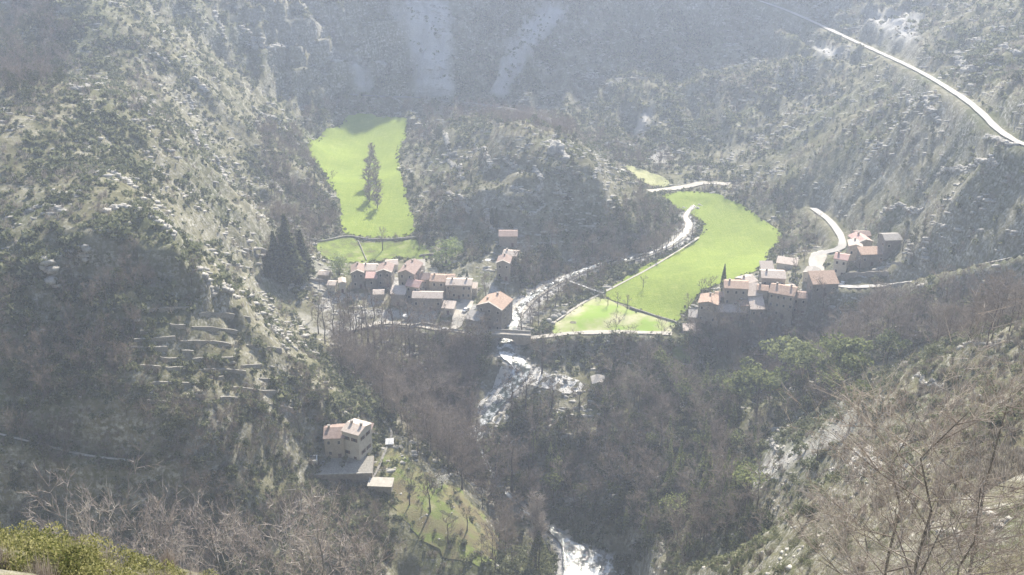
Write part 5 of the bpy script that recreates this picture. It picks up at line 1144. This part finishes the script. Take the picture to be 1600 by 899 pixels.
ind = [(847,585,70,'tall thin leafless tree standing at the top of the cascade'),(842,430,34,'leafless tree leaning over the upper river bed'),(900,545,30,'leafless tree at the corner of the worn pasture'),(1044,382,34,'leafless tree on the river bend below the round hill'),(1066,372,26,'leafless tree in the river bend'),(1082,368,34,'leafless tree between the bend and the curved meadow'),(925,402,34,'leafless tree beside the river above the car'),
       (598,392,34,'dark leafless tree at the near end of the long meadow'),(815,520,44,'leafless tree on the island of the river bed'),(1222,402,32,'leafless tree at the right edge of the curved meadow'),(1095,470,34,'leafless tree left of the right village'),(1110,462,30,'leafless tree between the cypress and the meadow edge'),(1075,490,30,'leafless tree at the meadow corner near the hut'),(1010,590,54,'leafless tree in front of the round green trees'),
       (640,560,50,'leafless tree below the curved orchard wall'),(600,610,60,'grey leafless tree behind the lone house'),(575,600,56,'dark leafless tree left of the garden path'),(868,480,30,'leafless tree above the white boulders'),(1005,450,20,'bush-like leafless tree on the meadow edge'),(950,478,20,'round leafless tree left on the line between the meadow and pasture'),(965,480,22,'round leafless tree in the middle of the line between meadow and pasture'),(980,484,24,'round leafless tree at the right end of the line between meadow and pasture'),(938,472,16,'smallest leafless tree on the line between meadow and pasture'),
       (760,470,36,'leafless tree behind the big farmhouse'),(722,765,62,'leafless tree leaning on the grassy knoll'),(640,790,50,'forked leafless tree left on the grassy knoll'),(672,800,64,'tall leafless tree on the middle of the knoll'),(668,770,30,'low leafless tree by the shed'),(700,850,50,'leafless tree at the foot of the knoll'),(730,830,44,'leafless tree on the right edge of the knoll'),(800,640,66,'leafless tree below the white water of the cascade'),(822,650,74,'second leafless tree below the cascade, right of the first'),(862,645,60,'leafless tree under the right half of the cascade'),(905,650,52,'leafless tree between cascade and mill'),(745,720,84,'tall leafless tree over the hidden river'),(775,760,90,'taller leafless tree over the hidden river below the cascade'),(800,770,96,'tall forked leafless tree left of the big many-stemmed tree'),(600,640,70,'tall leafless tree just behind the lone house'),(1015,750,40,'grey leafless tree on the wooded bank left of the spruces'),(1275,725,52,'dark bare tree rising from the scree of the near right slope')]
for i, (u, v, px, lb) in enumerate(ind):
    k = hgt(u, v, px) / 9; plant_tree('bare_tree', ('open', i % 3), OPEN[i % 3], ('bark', 'twig'), spot(u, v), i * 1.7, k, lb)
p = spot(690, 765); plant_tree('blossoming_tree', 'blos', green_tpl(190, 5, 4, 420, .22), ('bark', 'blossom'), p, 0, hgt(690,765,26)/5, 'white blossoming tree at the top of the knoll')
# big ivy-clad tree rising near the river mouth
BIG = bare_tpl(200, h=17, spread=.22, up=2.6, limbs=30, subs=8, twigs=9, tw=.03, start=.12, r0=.3, fine=True)
pp_ = at_y(838, 935, 190); 
def near_tree(name, tc, mats, u, Y, top_v, label, href, rz=0, wide=1.0, cat='tree', group=None, key=None):
    """tree at distance Y whose top shows at row top_v; it stands on the ground there"""
    a, b, c = ray(u, 450 if False else top_v); t = Y / b; x = a * t; ztop = CAMZ + c * t; zg = float(hat(x, Y)) - .3; k = (ztop - zg) / href
    print('near', name, round(zg), 'height', round(ztop - zg, 1), [round(float(q)) for q in project(x, Y, zg)[:2]])
    return plant_tree(name, key or (name, u), tc, mats, (x, Y, zg), rz, (k * wide, k * wide, k), label, group, cat)
near_tree('ivy_clad_tree', BIG, ('bark', 'twig_pale'), 838, 322, 775, 'big many-stemmed leafless tree left of the bright river bend', 17)
near_tree('ivy_clad_tree', green_tpl(201, 9, 4, 1800, .2, 'column'), ('bark', 'leaf_olive'), 842, 320, 830, 'ivy-green tree wrapped round the foot of the big leafless tree', 9)
GT = [[(500,452),(514,470),(530,472),(547,470),(575,472),(610,462),(625,492),(688,480),(704,474),(722,456),(745,480),(757,452),(772,440),(655,392)],[(1086,514),(1097,522),(1130,514),(1160,518),(1196,522),(1236,508),(1256,484),(1225,442),(1242,432),(1256,410)],[(1326,428),(1342,424),(1372,424),(1330,372),(1372,372),(1410,392)]]
for g_, (pl, nm_) in enumerate(zip(GT, ('left village', 'right village', 'hamlet'))):
    for i, (u, v) in enumerate(pl):
        k = hgt(u, v, 20 + (i * 7) % 12) / 9; plant_tree('garden_tree', ('open', i % 3), OPEN[i % 3], ('bark', 'twig'), spot(u, v), i * 1.7, k, ['first','second','third','fourth','fifth','sixth','seventh','eighth','ninth','tenth','eleventh','twelfth','thirteenth','fourteenth'][sorted(pl).index((u, v))] + ' from the left of the small leafless garden trees in the ' + nm_, 'garden trees of the ' + nm_)
for i, (u, v) in enumerate([(828,492),(843,481),(856,470),(872,461),(884,451),(905,440),(918,433),(938,424),(955,420),(975,414),(992,409),(1008,403),(1022,397),(1035,391),(1052,386),(836,455),(866,437),(900,425)]):
    k = hgt(u, v, 26 + (i * 5) % 11) / 9; plant_tree('bare_tree', ('open', i % 3), OPEN[i % 3], ('bark', 'twig'), spot(u, v), i * 1.1, k, (ORD[i] if i < 15 else ['lower', 'middle', 'upper'][i - 15]) + (' leafless riverside tree above the stone bridge on the pasture side' if i < 15 else ' leafless riverside tree on the hill side of the river'), 'leafless trees lining the river bed')
# near bare oaks at the lower right
OAKS = [bare_tpl(210 + s, h=10, spread=.34, up=.5, limbs=22, subs=8, twigs=6, tw=.008, start=.15, r0=.085, fine=True) for s in range(4)]
for i, (u, Y, tv, wd_, lb) in enumerate([(1442,62,585,.75,'thin-trunked near bare oak with lichen-pale twigs'),(1497,56,545,.8,'thickest near bare oak, lichen-pale twigs, dark trunk'),(1600,60,520,.7,'bare oak cut by the right edge with pale bent boughs'),(1375,70,740,1.0,'low spreading bare oak left of the thin-trunked one'),(1552,50,700,.9,'short bare oak right of the thickest trunk'),(1470,48,770,1.1,'small bare oak in front of the thickest trunk')]):
    near_tree('bare_oak', OAKS[i % 4], ('bark_pale', 'twig_pale'), u, Y, tv, lb, 10, i * 1.9, wd_, key=('oak', i % 4), group='bare oaks at the near right corner')
SNAG = bare_tpl(230, h=8, spread=.5, up=.25, limbs=9, subs=4, twigs=2, tw=.03, start=.3, r0=.2, fine=True)
near_tree('dead_tree', SNAG, ('bark_pale', 'twig_pale'), 575, 190, 822, 'dead tree with pale broken boughs at the bottom edge', 8, .5, .35)
# leafless trees standing below the shaded slope, nearer than the wood
R2 = random.Random(5)
for i in range(26):
    u = 40 + i * 21 + R2.uniform(-8, 8); k_ = ['first', 'second', 'third', 'fourth', 'fifth', 'sixth', 'seventh', 'eighth', 'ninth', 'tenth', 'eleventh', 'twelfth', 'thirteenth'][i % 13]
    near_tree('bare_tree', BARE[i % 8], ('bark_pale', 'twig_pale'), u, R2.uniform(185, 235), R2.uniform(800, 858), k_ + (' from the left' if i < 13 else ' left of the dead tree') + ' among the grey leafless trees at the bottom edge' if i < 13 else k_ + ' grey leafless tree of the right half of the bottom edge row', 11, i, .8, key=('bp', i % 8), group='grey leafless trees along the bottom edge')
# near bushes
NB = [bush_tpl(240 + s, 1700, .045, 1.0) for s in range(4)]; NT = [twiggy_tpl(250 + s, 420, 1.5, .010) for s in range(3)]
W_ = ['first', 'second', 'third', 'fourth', 'fifth', 'sixth', 'seventh', 'eighth', 'ninth', 'tenth', 'eleventh', 'twelfth', 'thirteenth', 'fourteenth', 'fifteenth', 'sixteenth', 'seventeenth', 'eighteenth', 'nineteenth', 'twentieth', 'twenty-first', 'twenty-second', 'twenty-third', 'twenty-fourth', 'twenty-fifth', 'twenty-sixth', 'twenty-seventh', 'twenty-eighth', 'twenty-ninth', 'thirtieth']
def bushes(n_, u0, u1, vf, s, mat, lb, nm, T, group, Yr=None, tall=1.0):
    """bushes on the ground: at picture row vf(u), or at a distance Yr for those rooted below the frame"""
    for i in range(n_):
        u = u0 + (u1 - u0) * (i + R2.random()) / n_
        if Yr:      # on the brow just in front of the viewer
            a, b, c = ray(u, 890); ys = np.arange(34, 85, 1.0); xs = a * ys / b; vv = project(xs, ys, hat(xs, ys))[1]; Y = float(ys[np.argmin(vv)]) + R2.uniform(-11, 2); x = a * Y / b; p = (x, Y, float(hat(x, Y)))
        else: p = hit(u, vf(u) + R2.uniform(-25, 25))
        j = R2.randrange(len(T)); key = ('nb', nm, j, mat, len(T[0][0]))
        if key not in MESH: MESH[key] = raw_mesh('bush', T[j][0], T[j][1], M[mat])
        k = s * R2.uniform(.75, 1.25); tag(link(nm, MESH[key], None, (p[0], p[1], p[2] - .15), u, (k, k, k * tall)), W_[i] + ' from the left of the ' + lb, 'bush', group)
        if i == 0: print(nm, [round(float(q)) for q in project(p[0], p[1], p[2])])
bushes(26, -10, 150, None, 1.1, 'leaf_yellow', 'yellow-green bushes in the bottom left corner', 'leafy_bush', NB, 'bushes of the bottom left corner', (50, 57), 1.25)
bushes(30, -10, 470, None, 1.0, 'leaf_yellow', 'low yellow-green bushes along the bottom left edge', 'leafy_bush', NB, 'bushes along the bottom left edge', (48, 55), 1.0)
bushes(22, -10, 420, None, 0.75, 'twig_pale', 'dry twiggy bushes along the bottom left edge', 'leafless_bush', NT, 'dry bushes along the bottom left edge', (50, 56), 1.2)
bushes(24, 960, 1330, lambda u: 885 - (u - 960) * .06, 2.0, 'leaf_olive', 'green bushes at the bottom edge right of the river', 'leafy_bush', NB, 'bushes along the bottom edge right of the river')
bushes(30, 1200, 1610, lambda u: 860 - (u - 1160) * .12, 1.0, 'leaf_olive', 'olive bushes on the near right slope', 'leafy_bush', NB, 'olive bushes on the near right slope')
bushes(30, 1220, 1610, lambda u: 830 - (u - 1160) * .2, 1.0, 'twig_pale', 'pale leafless bushes on the near right slope', 'leafless_bush', NT, 'leafless bushes on the near right slope')
p = hit(1262, 812); V_, F_ = bush_tpl(270, 2600, .06, 1.2); tag(link('dark_bush', raw_mesh('bush', V_, F_, M['leaf_dark']), None, p, 0, 3.6), 'big dark brown bush left of the near bare oaks', 'bush')

print('brow', [round(float(project(*hit(u, 897))[2])) for u in (5, 100, 200, 300, 400)])
